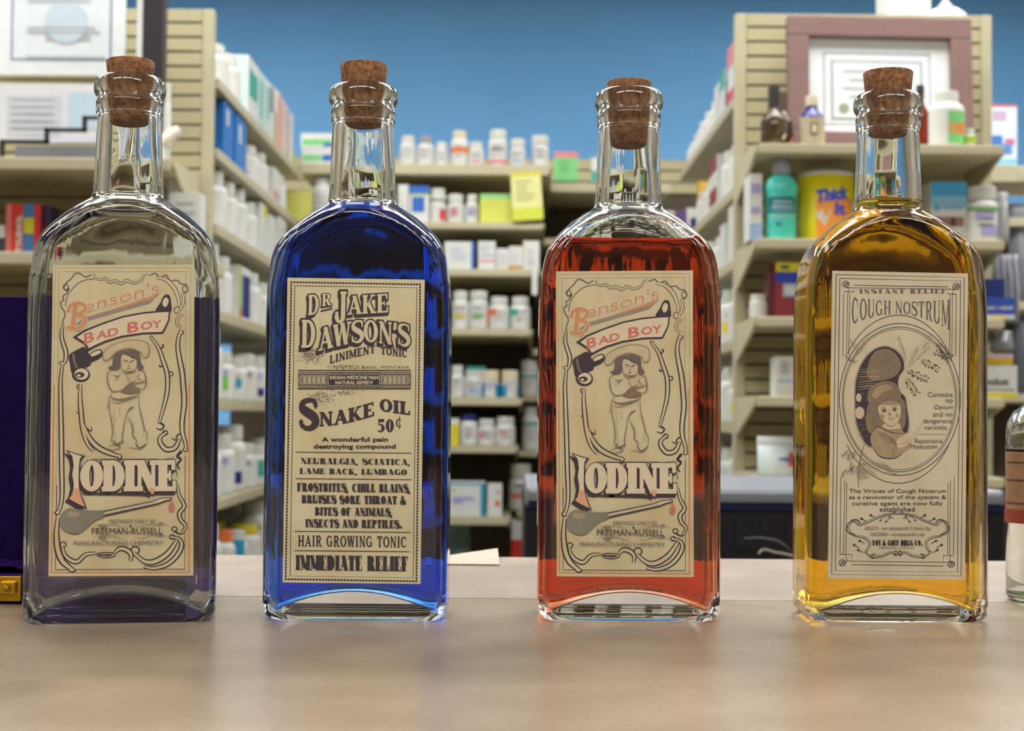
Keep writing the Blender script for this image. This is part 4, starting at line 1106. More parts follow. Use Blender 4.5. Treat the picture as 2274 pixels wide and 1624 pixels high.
def cork_mat():
    m = bpy.data.materials.new('cork'); m.use_nodes = True
    nt = m.node_tree; b = nt.nodes['Principled BSDF']; N = nt.nodes.new; L = nt.links.new
    tc = N('ShaderNodeTexCoord')
    n1 = N('ShaderNodeTexNoise'); n1.inputs['Scale'].default_value = 500; n1.inputs['Detail'].default_value = 6; L(tc.outputs['Object'], n1.inputs['Vector'])
    v = N('ShaderNodeTexVoronoi'); v.inputs['Scale'].default_value = 520; L(tc.outputs['Object'], v.inputs['Vector'])
    r = N('ShaderNodeValToRGB'); E = r.color_ramp.elements
    E[0].position = .33; E[0].color = lin((104, 68, 40))+(1,); E[1].position = .64; E[1].color = lin((172, 122, 82))+(1,)
    L(n1.outputs[0], r.inputs[0])
    mm = N('ShaderNodeMix'); mm.data_type = 'RGBA'; mm.blend_type = 'MULTIPLY'; mm.inputs[0].default_value = .3
    L(r.outputs[0], mm.inputs[6]); L(v.outputs['Distance'], mm.inputs[7]); L(mm.outputs[2], b.inputs['Base Color'])
    b.inputs['Roughness'].default_value = .85
    bp = N('ShaderNodeBump'); bp.inputs['Strength'].default_value = .7; bp.inputs['Distance'].default_value = .0006
    L(n1.outputs[0], bp.inputs['Height']); L(bp.outputs[0], b.inputs['Normal'])
    return m
M_cork = cork_mat()
def paper_mat(name, c1, c2, c3):
    m = bpy.data.materials.new(name); m.use_nodes = True
    nt = m.node_tree; b = nt.nodes['Principled BSDF']; N = nt.nodes.new; L = nt.links.new
    tc = N('ShaderNodeTexCoord')
    n1 = N('ShaderNodeTexNoise'); n1.inputs['Scale'].default_value = 38; n1.inputs['Detail'].default_value = 5; L(tc.outputs['Object'], n1.inputs['Vector'])
    mp = N('ShaderNodeMapping'); mp.inputs['Scale'].default_value = (1, 1, .18); L(tc.outputs['Object'], mp.inputs[0])
    n2 = N('ShaderNodeTexNoise'); n2.inputs['Scale'].default_value = 90; n2.inputs['Detail'].default_value = 3; L(mp.outputs[0], n2.inputs['Vector'])
    r = N('ShaderNodeValToRGB'); E = r.color_ramp.elements
    E[0].position = .3; E[0].color = lin(c1)+(1,); E[1].position = .55; E[1].color = lin(c2)+(1,)
    L(n1.outputs[0], r.inputs[0])
    r2 = N('ShaderNodeValToRGB'); r2.color_ramp.elements[0].position = .55; r2.color_ramp.elements[1].position = .8
    L(n2.outputs[0], r2.inputs[0])
    mm = N('ShaderNodeMix'); mm.data_type = 'RGBA'; L(r2.outputs[0], mm.inputs[0]); L(r.outputs[0], mm.inputs[6]); mm.inputs[7].default_value = lin(c3)+(1,)
    L(mm.outputs[2], b.inputs['Base Color']); b.inputs['Roughness'].default_value = .55
    return m
INK = mat('label_ink', (56, 45, 52), .6, .12, 400)
INKG = mat('label_ink_grey', (102, 90, 86), .6, .12, 400)
INKL = mat('label_ink_pale', (158, 144, 118), .6, .1, 300)
RED = mat('label_ink_red', (196, 116, 98), .6, .08, 300)
ORG = mat('label_ink_orange', (198, 138, 96), .6, .08, 300)
GRB = mat('label_ink_blue_grey', (142, 132, 126), .6, .08, 300)
LITE = mat('label_ink_cream', (212, 196, 168), .6, .04, 300)
PEACH = mat('label_ink_peach', (214, 158, 124), .6, .05, 300)
MIDB = mat('label_ink_brown', (128, 108, 88), .6, .15, 200)
SKIN = mat('label_ink_skin', (196, 178, 146), .6, .08, 200)
TAN = mat('label_ink_tan', (160, 140, 110), .6, .15, 200)
BULB = mat('label_ink_bulb', (128, 124, 108), .6, .1, 60)

def make_bottle(name, cxp, dmid, hs, fill, liq, cork, label, yaw=0.0, seed=1, paper=None, lab=None, art=None, org=(0, 0), src=None):
    """cxp: where the base centre is seen; hs: height factor"""
    p = ground(cxp, 1350); p = Vector((at(cxp, 1345, dmid).x, dmid, CT+.00005))
    root = empty(name, p, yaw); tag(root, label, 'bottle', 'apothecary bottles on the counter')
    # glass: outside and inside in one closed skin
    V, Fc = [], []
    zo = [0, .0004, .001, .002, .0034, .005, .0065] + [z for z in ZS if z > .0066]
    outer = []
    for i, z in enumerate(zo):
        for th in TH:
            r = sect(z, th)
            V.append((r*math.cos(th), r*math.sin(th), z))
    no = len(zo)
    for i in range(no-1):
        for k in range(NT):
            k2 = (k+1) % NT; Fc.append((i*NT+k, i*NT+k2, (i+1)*NT+k2, (i+1)*NT+k))
    # underside, slightly hollow
    base = len(V)
    sc = [.6]
    for j, s in enumerate(sc):
        for th in TH:
            r = sect(0, th)*s
            V.append((r*math.cos(th), r*math.sin(th), 0.0))
    prev = 0
    for j in range(len(sc)):
        cur = base+j*NT
        for k in range(NT):
            k2 = (k+1) % NT; Fc.append((prev+k, cur+k, cur+k2, prev+k2))
        prev = cur
    V.append((0, 0, 0.0)); c = len(V)-1
    for k in range(NT): Fc.append((prev+k, c, prev+(k+1) % NT))
    ztop = zo[-1]
    # inside wall
    Vi, Fi = cavity(ztop, 0.0, seed, ZS)
    n = len(V); V += Vi; Fc += [tuple(i+n for i in f) for f in Fi]
    # rounded rim
    prev = (no-1)*NT
    for j, (f_, dz_) in enumerate([(.35, .0005), (.7, .0004)]):
        m0 = len(V)
        for th in TH:
            r = sect(ztop, th)*(1-f_)+inner_r(ztop, th)*f_
            V.append((r*math.cos(th), r*math.sin(th), ztop+dz_))
        for k in range(NT): Fc.append((prev+k, prev+(k+1) % NT, m0+(k+1) % NT, m0+k))
        prev = m0
    for k in range(NT): Fc.append((prev+k, prev+(k+1) % NT, n+(k+1) % NT, n+k))
    V = [(x, y, z*hs) for x, y, z in V]
    bm = bmesh.new(); bv = [bm.verts.new(v) for v in V]
    for f in Fc:
        try: bm.faces.new([bv[i] for i in f])
        except ValueError: pass
    bmesh.ops.recalc_face_normals(bm, faces=bm.faces[:])
    g = bm_obj('glass_body', bm, M_glass, root, True); g['label'] = 'clear glass'
    g.data.materials.append(M_foot)
    for pl_ in g.data.polygons:
        if abs(pl_.normal.z) > .97 and all(g.data.vertices[v].co.z < .0005 for v in pl_.vertices): pl_.material_index = 1
    # contents
    if liq is not None:
        top = fill/hs
        V, Fc = cavity(top, .00012, seed, ZS)
        c0 = len(V)
        # flat top with a slight meniscus
        for th in TH:
            r = (inner_r(top, th)-.0012)
            V.append((r*math.cos(th), r*math.sin(th), top-.0005))
        V.append((0, 0, top-.0005)); c = len(V)-1
        for k in range(NT):
            Fc.append((k, c0+k, c0+(k+1) % NT, (k+1) % NT)); Fc.append((c0+k, c, c0+(k+1) % NT))
        bm = bmesh.new(); bv = [bm.verts.new((x, y, z*hs)) for x, y, z in V]
        for f in Fc:
            try: bm.faces.new([bv[i] for i in f])
            except ValueError: pass
        bm_obj('liquid', bm, liq[1], root, True)['label'] = liq[0]
    # cork
    zb, zt, rt = cork
    rb = .0082
    prof = [(rb-.0006, zb), (rb, zb+.0006)]
    for i in range(1, 8):
        t = i/8; prof.append((rb+(rt-rb)*t, zb+.0006+(zt-zb-.0012)*t))
    prof += [(rt, zt-.0006), (rt-.0006, zt)]
    # keep it clear of the mouth
    mouth = .2345*hs
    prof = [((min(r, .0095) if z <= mouth+.0006 else r), z) for r, z in prof]
    ck = lathe('cork', prof, M_cork, root, 40)
    # paper label on the front panel
    if lab:
        yf = -(HD)
        def loc(px, py):
            # where the sight line meets the front panel
            o_ = Vector((0, 0, CZ))-p; v = at(px, py, 1.0)-Vector((0, 0, CZ))
            R_ = Matrix.Rotation(-yaw, 3, 'Z'); o_ = R_ @ o_; v = R_ @ v
            q = o_+v*((yf-o_.y)/v.y)
            return (q.x, q.z)
        C4 = [loc(org[0]+x/3.2482, org[1]+y/3.2482) for x, y in lab]
        vs = [(x, yf-.00008, z) for x, z in C4]+[(x, yf-.0003, z) for x, z in C4]
        pl = mesh_obj('paper_label', vs, [(0, 3, 2, 1), (4, 5, 6, 7), (0, 1, 5, 4), (1, 2, 6, 5), (2, 3, 7, 6), (3, 0, 4, 7)], paper, root)
        if src:
            def fmap(X, Y):
                u, v = (X-src[0])/src[2], (Y-src[1])/src[3]
                (ax, az), (bx, bz), (cx_, cz_), (dx_, dz_) = C4
                return (ax*(1-u)*(1-v)+bx*u*(1-v)+cx_*u*v+dx_*(1-u)*v, az*(1-u)*(1-v)+bz*u*(1-v)+cz_*u*v+dz_*(1-u)*v)
        else:
            fmap = lambda X, Y: loc(org[0]+X/3.2482, org[1]+Y/3.2482)
        A = Art(fmap)
        art(A)
        A.build(pl, {'ink': ('lettering', INK), 'grey': ('fine_lettering', INKG), 'pale': ('pale_drawing', INKL), 'red': ('red_lettering', RED), 'org': ('orange_print', ORG), 'grb': ('shadow_print', GRB),
                     'lite': ('cream_print', LITE), 'peach': ('peach_print', PEACH), 'paper': ('label_ground', paper), 'midb': ('brown_print', MIDB), 'skin': ('portrait_print', SKIN), 'tan': ('tan_print', TAN), 'bulb': ('dropper_print', BULB)}, y=yf-.00034, dz=.00003)
    return root

Y2 = 1299.0   # second crop starts this much lower
def art_iodine(A):
    I, P = 'ink', 'paper'
    # borders
    A.frame('pale', 415, 187, 1300, 2299, 4); 
    A.stroke(I, [(420, 1700), (420, 2294), (1300, 2294), (1300, 1500)], 5, n=1)
    for x0, y0, x1, y1 in ((388, 1000, 388, 2318), (1332, 1000, 1332, 2322)):
        A.stroke('org', [(x0, y0), (x1, y1)], 6, n=1)
        y = y0
        while y < y1:
            A.disc('org', x0+(7 if x0 < 500 else -7), y, 5, 7, 6); y += 16
    A.stroke('pale', [(388, 160), (388, 1000)], 3, n=1); A.stroke('pale', [(1332, 160), (1332, 1000)], 3, n=1)
    A.stroke('pale', [(388, 160), (1332, 160)], 3, n=1)
    A.stroke('org', [(388, 2318), (1332, 2322)], 6, n=1)
    x = 396
    while x < 1328: A.disc('org', x, 2312, 7, 5, 6); x += 16
    # scroll frame
    A.up()
    T = lambda pts, w, line=6: A.tube(I, P, pts, w+6, line+3.5)
    A.stroke('grey', [(640, 205), (600, 225), (560, 200), (525, 200), (500, 235), (470, 262), (450, 300), (470, 322), (485, 300), (470, 340), (445, 360), (450, 390), (430, 400), (436, 440), (455, 470), (460, 500), (445, 540), (450, 600)], 9)
    A.stroke('grey', [(462, 430), (480, 350), (540, 275), (600, 245), (660, 238)], 6)
    A.ring('grey', 462, 295, 18, 20, 7, 16)
    A.tube('grey', P, [(655, 200), (670, 232), (705, 242), (735, 236), (765, 262), (805, 252), (845, 272), (885, 250), (930, 268), (985, 248), (1003, 215), (1030, 205)], 24, 6)
    A.stroke('grey', [(1040, 215), (1085, 200), (1115, 228), (1160, 212), (1190, 250), (1240, 250), (1265, 275), (1300, 280), (1315, 320), (1290, 345)], 9)
    A.ring('grey', 1296, 312, 20, 22, 7, 16)
    A.tube('grey', P, [(1090, 228), (1160, 245), (1215, 300), (1245, 370), (1255, 440)], 34, 6)
    A.tube('grey', P, [(1275, 330), (1285, 400), (1265, 450), (1250, 480)], 26, 6)
    A.ring('grey', 1240, 462, 22, 24, 8, 18)
    A.tube('grey', P, [(1285, 490), (1245, 520), (1240, 560), (1270, 590)], 26, 6)
    T([(1270, 600), (1252, 650), (1245, 720), (1256, 800), (1275, 900), (1285, 1000), (1292, 1120), (1278, 1250), (1280, 1330), (1300, 1400), (1305, 1450)], 38, 7)
    A.disc(I, 1302, 1452, 20, 16); A.up(); A.disc(P, 1302, 1452, 12, 9); A.z -= 1
    A.disc(I, 1268, 622, 22, 16); A.up(); A.disc(P, 1268, 622, 14, 9); A.z -= 1
    T([(445, 570), (438, 640), (452, 700), (470, 760), (465, 820), (445, 845)], 30)
    A.disc(I, 438, 836, 16, 14); A.up(); A.disc(P, 438, 836, 9, 8); A.z -= 1
    T([(448, 840), (436, 960), (440, 1150), (446, 1350), (450, 1550), (456, 1750), (446, 1850), (425, 1895)], 34, 7)
    A.disc(I, 425, 1895, 20, 18); A.up(); A.disc(P, 427, 1893, 12, 10); A.z -= 1
    T([(572, 985), (570, 1080), (578, 1180), (592, 1300), (622, 1400), (668, 1462)], 34)
    A.ring(I, 562, 1004, 16, 16, 7, 16)
    A.stroke(I, [(578, 1210), (560, 1190), (545, 1185)], 14, 4); A.stroke(I, [(620, 1300), (650, 1320), (650, 1285)], 12, 4)
    T([(592, 1270), (640, 1370), (700, 1435), (780, 1475), (840, 1495)], 40, 7)
    A.disc(I, 846, 1502, 18, 24); A.up(); A.disc(P, 846, 1498, 10, 15); A.z -= 1
    T([(1062, 660), (1110, 730), (1142, 820), (1172, 920), (1172, 1040), (1148, 1150), (1118, 1260)], 32)
    A.disc(I, 1060, 654, 13, 12); A.up(); A.disc(P, 1060, 654, 6, 6); A.z -= 1
    A.stroke(I, [(1125, 740), (1146, 712), (1130, 705)], 14, 5); A.stroke(I, [(1140, 860), (1118, 862), (1120, 845)], 14, 5)
    A.ring(I, 1196, 915, 16, 15, 8, 16)
    A.stroke(I, [(1110, 1255), (1150, 1280), (1130, 1310), (1098, 1300)], 16, 7)
    T([(1165, 1330), (1125, 1365), (1130, 1410), (1170, 1450), (1225, 1440), (1250, 1400), (1262, 1370)], 36, 7)
    A.ring(I, 1160, 1332, 18, 16, 8, 16)
    A.stroke(I, [(1262, 1340), (1240, 1355), (1232, 1385), (1205, 1370)], 12, 6)
    A.stroke(I, [(1275, 1460), (1245, 1500), (1270, 1520), (1245, 1560), (1262, 1590)], 22, 10)
    # lower scrolls
    T([(430, 1330+600), (422, 2040), (432, 2150), (462, 2230), (500, 2270), (540, 2300)], 44, 8)
    A.disc(I, 532, 2300, 26, 16); A.up(); A.disc(P, 530, 2298, 18, 8); A.z -= 1
    A.ring(I, 468, 2118, 20, 18, 8, 18)
    T([(462, 2130), (480, 2190), (520, 2228), (568, 2238), (620, 2190), (690, 2180)], 32)
    T([(690, 2188), (740, 2182), (820, 2190), (760, 2208), (700, 2196)], 18, 5)
    T([(818, 2180), (850, 2150), (895, 2156), (930, 2190), (925, 2240)], 36, 7)
    A.ring(I, 958, 2160, 28, 26, 10, 20)
    T([(950, 2180), (1020, 2238), (1090, 2242), (1170, 2195), (1215, 2140), (1245, 2090)], 40, 7)
    T([(1015, 2275), (1090, 2288), (1180, 2260), (1245, 2200), (1278, 2130), (1262, 2085), (1210, 2068)], 34, 7)
    A.ring(I, 1212, 2068, 18, 16, 8, 16)
    T([(1245, 1700), (1262, 1780), (1295, 1850), (1262, 1900), (1272, 1950), (1305, 1990), (1280, 2040)], 30, 6)
    A.ring(I, 1228, 2012, 18, 16, 8, 16); A.stroke(I, [(1228, 2028), (1262, 2046), (1290, 2044)], 14, 8)
    # small 'Benson's' word
    A.up()
    A.poly('grb', [(480, 600), (560, 612), (600, 562), (620, 535), (800, 482), (1045, 415), (1112, 345), (1116, 318), (1090, 330), (1040, 380), (800, 450), (600, 510)])
    A.up()
    A.poly('org', [(590, 500), (640, 500), (800, 450), (1085, 352), (1090, 364), (1050, 388), (620, 508)])
    A.up()
    def wp(x, y): return (x, y-(x-590)*.27+((x-850)**2)*.00004)
    A.sans('lite', "enson's", 582, 380, 1120, 484, .045, wp); A.up()
    A.sans('org', "enson's", 590, 388, 1112, 478, -.004, wp)
    A.stroke('lite', [(478, 470), (500, 425), (545, 410), (592, 425), (598, 455), (560, 485), (520, 492)], 34)
    A.stroke('lite', [(520, 492), (575, 500), (600, 530), (575, 575), (520, 592), (475, 580)], 34)
    A.stroke('lite', [(532, 420), (522, 500), (515, 580)], 44)
    A.up()
    A.stroke('org', [(478, 470), (500, 425), (545, 410), (592, 425), (598, 455), (560, 485), (520, 492)], 24)
    A.stroke('org', [(520, 492), (575, 500), (600, 530), (575, 575), (520, 592), (475, 580)], 24)
    A.stroke('org', [(532, 420), (522, 500), (515, 580)], 34)
    # banner
    A.up()
    bn = [(515, 652), (590, 602), (720, 550), (860, 502), (1000, 476), (1110, 466), (1190, 462), (1186, 530), (1165, 580), (1140, 628), (1000, 632), (850, 655), (740, 690), (680, 718), (620, 752), (598, 705), (560, 680)]
    A.fill(I, [(1090, 470), (1120, 410), (1150, 355), (1185, 358), (1196, 410), (1192, 478)], 3)
    A.up(); A.fill('lite', [(1135, 410), (1155, 372), (1178, 385), (1172, 425), (1150, 440)], 4); A.z -= 1
    A.fill(I, [(598, 722), (540, 745), (490, 782), (500, 850), (512, 905), (560, 880), (640, 850), (630, 780)], 3)
    A.fill(I, [(620, 790), (660, 750), (712, 738), (720, 780), (690, 810), (620, 835)], 3); A.up(); A.fill('lite', [(640, 775), (665, 756), (704, 746), (706, 766), (650, 790)], 3); A.z -= 1
    A.disc(I, 575, 918, 62, 52); A.up(); A.disc('lite', 578, 914, 48, 40); A.stroke('midb', [(520, 770), (530, 830), (545, 870)], 16); A.up(); A.disc(I, 566, 920, 32, 20); A.up(); A.disc('lite', 560, 924, 14, 9)
    A.poly(I, bn)
    A.up()
    cx, cy_ = 850, 600
    A.poly('lite', [(545, 652), (598, 614), (722, 562), (862, 514), (1000, 488), (1110, 478), (1180, 474), (1176, 530), (1156, 574), (1134, 616), (1000, 620), (850, 643), (738, 677), (680, 703), (628, 730), (606, 695), (570, 668)])
    A.up()
    def wb(x, y): return (x, y-(x-590)*.285+((x-590)**2)*.00016)
    A.sans('red', 'B', 592, 627, 662, 703, .03, wb); A.sans('red', 'AD', 675, 640, 830, 698, .03, wb)
    A.sans('red', 'B', 892, 622, 972, 700, .03, wb); A.sans('red', 'OY', 985, 636, 1135, 694, .03, wb)
    # child with crossed arms
    A.up()
    A.fill('tan', [(722, 800), (732, 745), (775, 712), (830, 688), (900, 670), (975, 672), (1030, 690), (1050, 735), (1040, 790), (1005, 800), (985, 765), (900, 735), (820, 760), (780, 800), (745, 822)], 4); A.up()
    A.fill('skin', [(730, 798), (740, 750), (780, 720), (830, 698), (900, 680), (975, 682), (1022, 698), (1040, 736), (1030, 782), (1005, 790), (985, 755), (900, 725), (820, 750), (775, 792), (748, 812)], 4)
    A.up()
    A.fill('grey', [(760, 868), (790, 850), (795, 790), (830, 762), (880, 748), (940, 745), (980, 775), (986, 830), (1008, 868), (990, 885), (966, 878), (958, 810), (930, 800), (900, 778), (868, 772), (850, 800), (842, 870), (800, 885)], 4)
    A.up()
    A.fill('skin', [(850, 800), (868, 776), (900, 790), (930, 806), (956, 815), (958, 860), (930, 892), (890, 892), (856, 868)], 4)
    A.up()
    S = lambda pts, w=5, k='grey': A.stroke(k, pts, w, taper=True)
    S([(864, 815), (885, 820), (902, 834)], 9); S([(908, 836), (925, 822), (945, 822)], 9)
    S([(868, 832), (884, 836)], 8); S([(915, 838), (936, 834)], 8); S([(905, 840), (902, 862), (912, 864)], 5); S([(888, 880), (902, 874), (918, 882)], 7)
    S([(796, 885), (760, 905), (757, 960), (772, 1010), (800, 1038), (860, 1028), (905, 1005)], 7); S([(850, 885), (880, 905), (920, 905), (965, 890)], 6)
    S([(970, 885), (1005, 895), (1020, 930), (1026, 985), (1010, 1018), (985, 1022)], 7); S([(905, 1005), (950, 985), (1005, 970), (1022, 960)], 7)
    S([(850, 1040), (890, 1000), (930, 975), (960, 962)], 8); S([(925, 995), (960, 1012), (985, 1020)], 7); S([(790, 920), (830, 930), (850, 915)], 5); S([(800, 960), (830, 935), (800, 925)], 5); S([(885, 905), (905, 960), (915, 975)], 4)
    S([(940, 905), (945, 950)], 4); S([(980, 905), (965, 940), (1000, 960)], 5)
    A.fill('midb', [(850, 1038), (880, 1010), (920, 990), (960, 1010), (985, 1022), (970, 1045), (900, 1052)], 3)
    S([(790, 1045), (782, 1075), (830, 1095), (900, 1085), (975, 1060), (980, 1030)], 7)
    for i in range(14): S([(795+13*i, 1085-1.2*max(0, i-5)*1.2), (797+13*i, 1108-1.6*max(0, i-5)*1.2)], 4)
    S([(785, 1108), (840, 1118), (970, 1072)], 5)
    S([(768, 1065), (770, 1100), (760, 1150), (775, 1160)], 5)
    S([(778, 1110), (775, 1180), (790, 1260), (796, 1330), (788, 1380), (800, 1410)], 6); S([(975, 1075), (980, 1150), (1000, 1230), (1015, 1300), (1035, 1345), (1028, 1420)], 6)
    S([(888, 1190), (880, 1250), (870, 1310), (862, 1370), (868, 1400), (840, 1420)], 6); S([(890, 1195), (915, 1160), (945, 1145)], 9); S([(890, 1200), (915, 1250), (935, 1300), (935, 1350), (960, 1380), (955, 1420)], 7)
    for x0, y0, x1, y1 in ((795, 1200, 812, 1330), (805, 1180, 818, 1260), (812, 1330, 820, 1400), (845, 1150, 842, 1220), (925, 1230, 945, 1290), (985, 1190, 990, 1240), (1005, 1290, 1012, 1370), (800, 1130, 806, 1190)): S([(x0, y0), (x1, y1)], 6, 'midb')
    S([(800, 1375), (815, 1410), (840, 1405), (865, 1385)], 10); S([(765, 1432), (800, 1415), (840, 1422), (845, 1440), (800, 1450), (765, 1445)], 6)
    S([(955, 1400), (980, 1440), (1010, 1425), (1030, 1405)], 11); S([(900, 1432), (940, 1436), (985, 1448)], 5, 'pale')
    # IODINE
    A.up()
    Id = [(480, 1449), (545, 1475), (612, 1492), (590, 1508), (578, 1545), (576, 1610), (577, 1700), (585, 1760), (605, 1810), (625, 1868), (560, 1835), (492, 1795), (515, 1765), (528, 1700), (515, 1625), (525, 1560), (516, 1500)]
    A.poly(I, [(x-16, y+22) for x, y in Id]); A.fill(I, [(590, 1735), (700, 1755), (1045, 1755), (1235, 1712), (1238, 1730), (1060, 1770), (1055, 1790), (1020, 1775), (600, 1765)], 1)
    def wi(x, y): return (x, y-(x-580)*.0)
    kw = dict(T=.30, t=.10, S=.11, e=.06, gap=.02)
    A.slab(I, 'ODINE', 583, 1530, 1240, 1745, X=.05, off=(-12, 14), **kw)
    A.up(); A.slab(I, 'ODINE', 583, 1530, 1240, 1738, X=.055, **kw); A.stroke(I, [(660, 1518), (1108, 1518), (1105, 1530), (1220, 1508), (1246, 1640)], 5, n=1)
    A.poly(I, [(1040, 1738), (1098, 1738), (1086, 1778), (1066, 1774)])
    A.up(); A.slab('lite', 'ODINE', 583, 1530, 1240, 1738, X=.03, **kw)
    A.poly(I, Id); A.up()
    A.poly('lite', [(495, 1462), (550, 1483), (588, 1493), (574, 1515), (569, 1560), (568, 1690), (572, 1720), (534, 1720), (536, 1690), (524, 1625), (534, 1560), (524, 1495)])
    A.poly('peach', [(534, 1720), (572, 1720), (582, 1770), (612, 1852), (560, 1828), (504, 1794), (524, 1768)])
    A.poly('peach', [(1048, 1720), (1092, 1720), (1082, 1766), (1066, 1762)])
    # dropper
    A.up()
    A.fill(I, [(1200, 1786), (1212, 1790), (1202, 1806), (1160, 1816), (1120, 1834), (740, 1920), (736, 1882), (1060, 1816), (1130, 1792)], 1)
    A.up(); A.fill('lite', [(1198, 1792), (1200, 1800), (1155, 1810), (1118, 1826), (744, 1908), (742, 1890), (1062, 1822), (1132, 1798)], 1)
    A.stroke('grey', [(744, 1898), (1110, 1818)], 3, n=1)
    A.fill('bulb', [(500, 1862), (560, 1868), (620, 1876), (700, 1880), (738, 1878), (742, 1922), (690, 1945), (640, 1985), (590, 2030), (540, 2042), (480, 2022), (448, 1985), (448, 1910)], 5)
    A.up(); A.fill('pale', [(500, 1885), (560, 1888), (580, 1910), (540, 1925), (490, 1915)], 5); A.stroke('grey', [(722, 1880), (728, 1922)], 3, n=1)
    A.fill('red', [(1207, 1812), (1224, 1850), (1218, 1882), (1204, 1890), (1190, 1880), (1188, 1852)], 4)
    # small lines
    A.sans('grey', 'PREPARED ONLY BY', 780, 1940, 1100, 1968); A.sans('ink', 'FREEMAN-RUSSELL', 662, 2000, 1145, 2046)
    A.sans('grey', 'MANUFACTURING CHEMISTRY', 540, 2092, 1152, 2122)
    for s in (0, 1):
        y = 1985+s*82
        S([(675, y), (720, y-8), (760, y+4), (740, y+14), (710, y), (800, y-10), (860, y+6), (905, y-2)], 5); S([(945, y-4), (1010, y+6), (1070, y-12), (1130, y-4), (1150, y-16), (1120, y-18), (1195, y)], 5)
    A.disc(I, 925, 1988, 8, 8, 8)
def art_snake(A):
    I, P = 'ink', 'paper'
    # wavy border; the sheet is turned a little
    def R(x, y):   # straighten: features are read off the tilted sheet
        return (x, y)
    tl, tr, br, bl = (283, 218), (1212, 234), (1185, 2375), (242, 2360)
    for a, b in ((tl, tr), (tr, br), (br, bl), (bl, tl)):
        n = int(math.hypot(b[0]-a[0], b[1]-a[1])/22)
        A.stroke(I, [a, b], 5, n=1)
        for i in range(n+1):
            A.disc(I, a[0]+(b[0]-a[0])*i/n, a[1]+(b[1]-a[1])*i/n, 8, 8, 7)
    tl, tr, br, bl = (308, 243), (1188, 258), (1162, 2350), (274, 2336)
    A.stroke(I, [tl, tr, br, bl, tl], 5, n=1)
    A.up()
    rn = random.Random(5)
    for cx, cy_, rx, ry, n in ((420, 750, 95, 60, 260), (400, 700, 60, 30, 60), (500, 1050, 110, 55, 200), (640, 830, 100, 16, 90), (660, 1015, 100, 20, 90)):
        for i in range(n):
            x = rn.gauss(cx, rx*.5); y = rn.gauss(cy_, ry*.5)
            A.stroke('grey', [(x, y), (x+rn.uniform(-14, 14), y+rn.uniform(-12, 12))], rn.uniform(1.5, 3.5), n=1)
    A.up()
    out = dict(T=.22, t=.085, S=.085, e=.05)
    def word(txt, x0, y0, x1, y1, warp, sx=-11, sy=16, **k):
        kk = dict(out); kk.update(k)
        z = A.z
        for j in range(4): A.slab(I, txt, x0, y0, x1, y1, X=.075, off=(sx*j/3, sy*j/3), warp=warp, **kk)
        A.up(); A.slab(P, txt, x0, y0, x1, y1, X=.004, warp=warp, **kk); A.z = z
    lean = lambda k, x0: (lambda x, y: (x-(y-400)*.02, y+(x-x0)*k))
    word('D', 402, 312, 482, 456, lean(-.12, 402)); word('R', 502, 305, 572, 392, lean(-.12, 502), -6, 8)
    A.stroke(I, [(495, 428), (580, 408)], 12, n=1)
    word('J', 598, 285, 682, 505, lean(0, 598))
    word('AKE', 690, 318, 985, 452, lambda x, y: (x, y-(x-690)*.06), gap=.03)
    word('D', 358, 490, 462, 690, lean(0, 358), T=.24)
    def wd(x, y):
        t = (x-480)/655; c = -70*math.sin(min(1, t/.62)*math.pi/2)+(max(0, t-.5)*75)
        return (x, y+c)
    word("AWSON'S", 480, 555, 1138, 715, wd, gap=.02)
    A.up()
    A.up()
    sl = dict(T=.24, t=.14, S=.12, e=.05)
    A.slab(I, 'LINIMENT', 560, 748, 888, 808, warp=lambda x, y: (x, y-(x-560)*.28+max(0, x-700)*.06), **sl)
    A.slab(I, 'TONIC', 928, 680, 1122, 738, warp=lambda x, y: (x, y+(x-928)*.13), **sl)
    A.sans('grey', 'CUT BANK, MONTANA', 697, 821, 1136, 845)
    A.rect(I, 332, 850, 1146, 857); A.rect(I, 330, 984, 1144, 991); A.rect('grey', 332, 864, 1146, 980)
    A.up()
    for s in range(12):
        x = 365+33*s if s < 6 else 945+33*(s-6)
        A.ring(P, x, 922, 26, 30, 4, 18); A.ring(P, x, 922, 14, 17, 4, 14)
    A.stroke(P, [(332, 874), (1146, 874)], 3, n=1); A.stroke(P, [(332, 970), (1146, 970)], 3, n=1)
    A.rect(I, 540, 872, 927, 974); A.up(); A.frame(P, 548, 880, 920, 966, 4)
    A.sans(P, 'INDIAN MEDICINE MAN', 562, 892, 912, 919, .03); A.sans(P, 'NATURAL REMEDY', 602, 929, 874, 956, .03)
    A.slab(I, 'S', 342, 1062, 472, 1278, T=.3, t=.16, S=.1)
    A.slab(I, 'NAKE', 484, 1155, 885, 1258, T=.26, t=.12, S=.12, gap=.04, warp=lambda x, y: (x, y-((x-484)/400)**1.7*78))
    A.slab(I, 'OIL', 920, 1055, 1144, 1148, T=.26, t=.12, S=.12, gap=.04, warp=lambda x, y: (x, y+(x-920)*.13))
    A.slab(I, '50', 902, 1205, 1022, 1300, T=.28, t=.07); A.slab(I, '¢', 1036, 1185, 1086, 1280, T=.2, t=.06)
    A.sans(I, 'A wonderful pain', 502, 1335, 980, 1378, .03); A.sans(I, 'destroying compound', 443, 1386, 1036, 1428, .03)
    for y, x0, x1 in ((1443, 315, 1147), (1634, 315, 1150), (2014, 307, 1140), (2153, 305, 1136)):
        A.stroke(I, [(x0, y), (x1, y+8)], 5, n=1)
    fat = dict(T=.34, t=.05, S=.05, e=.05)
    ln = lambda x, y: (x, y+(x-700)*.012)
    A.slab(I, 'NEURALGIA, SCIATICA,', 352, 1489, 1140, 1532, warp=ln, **fat)
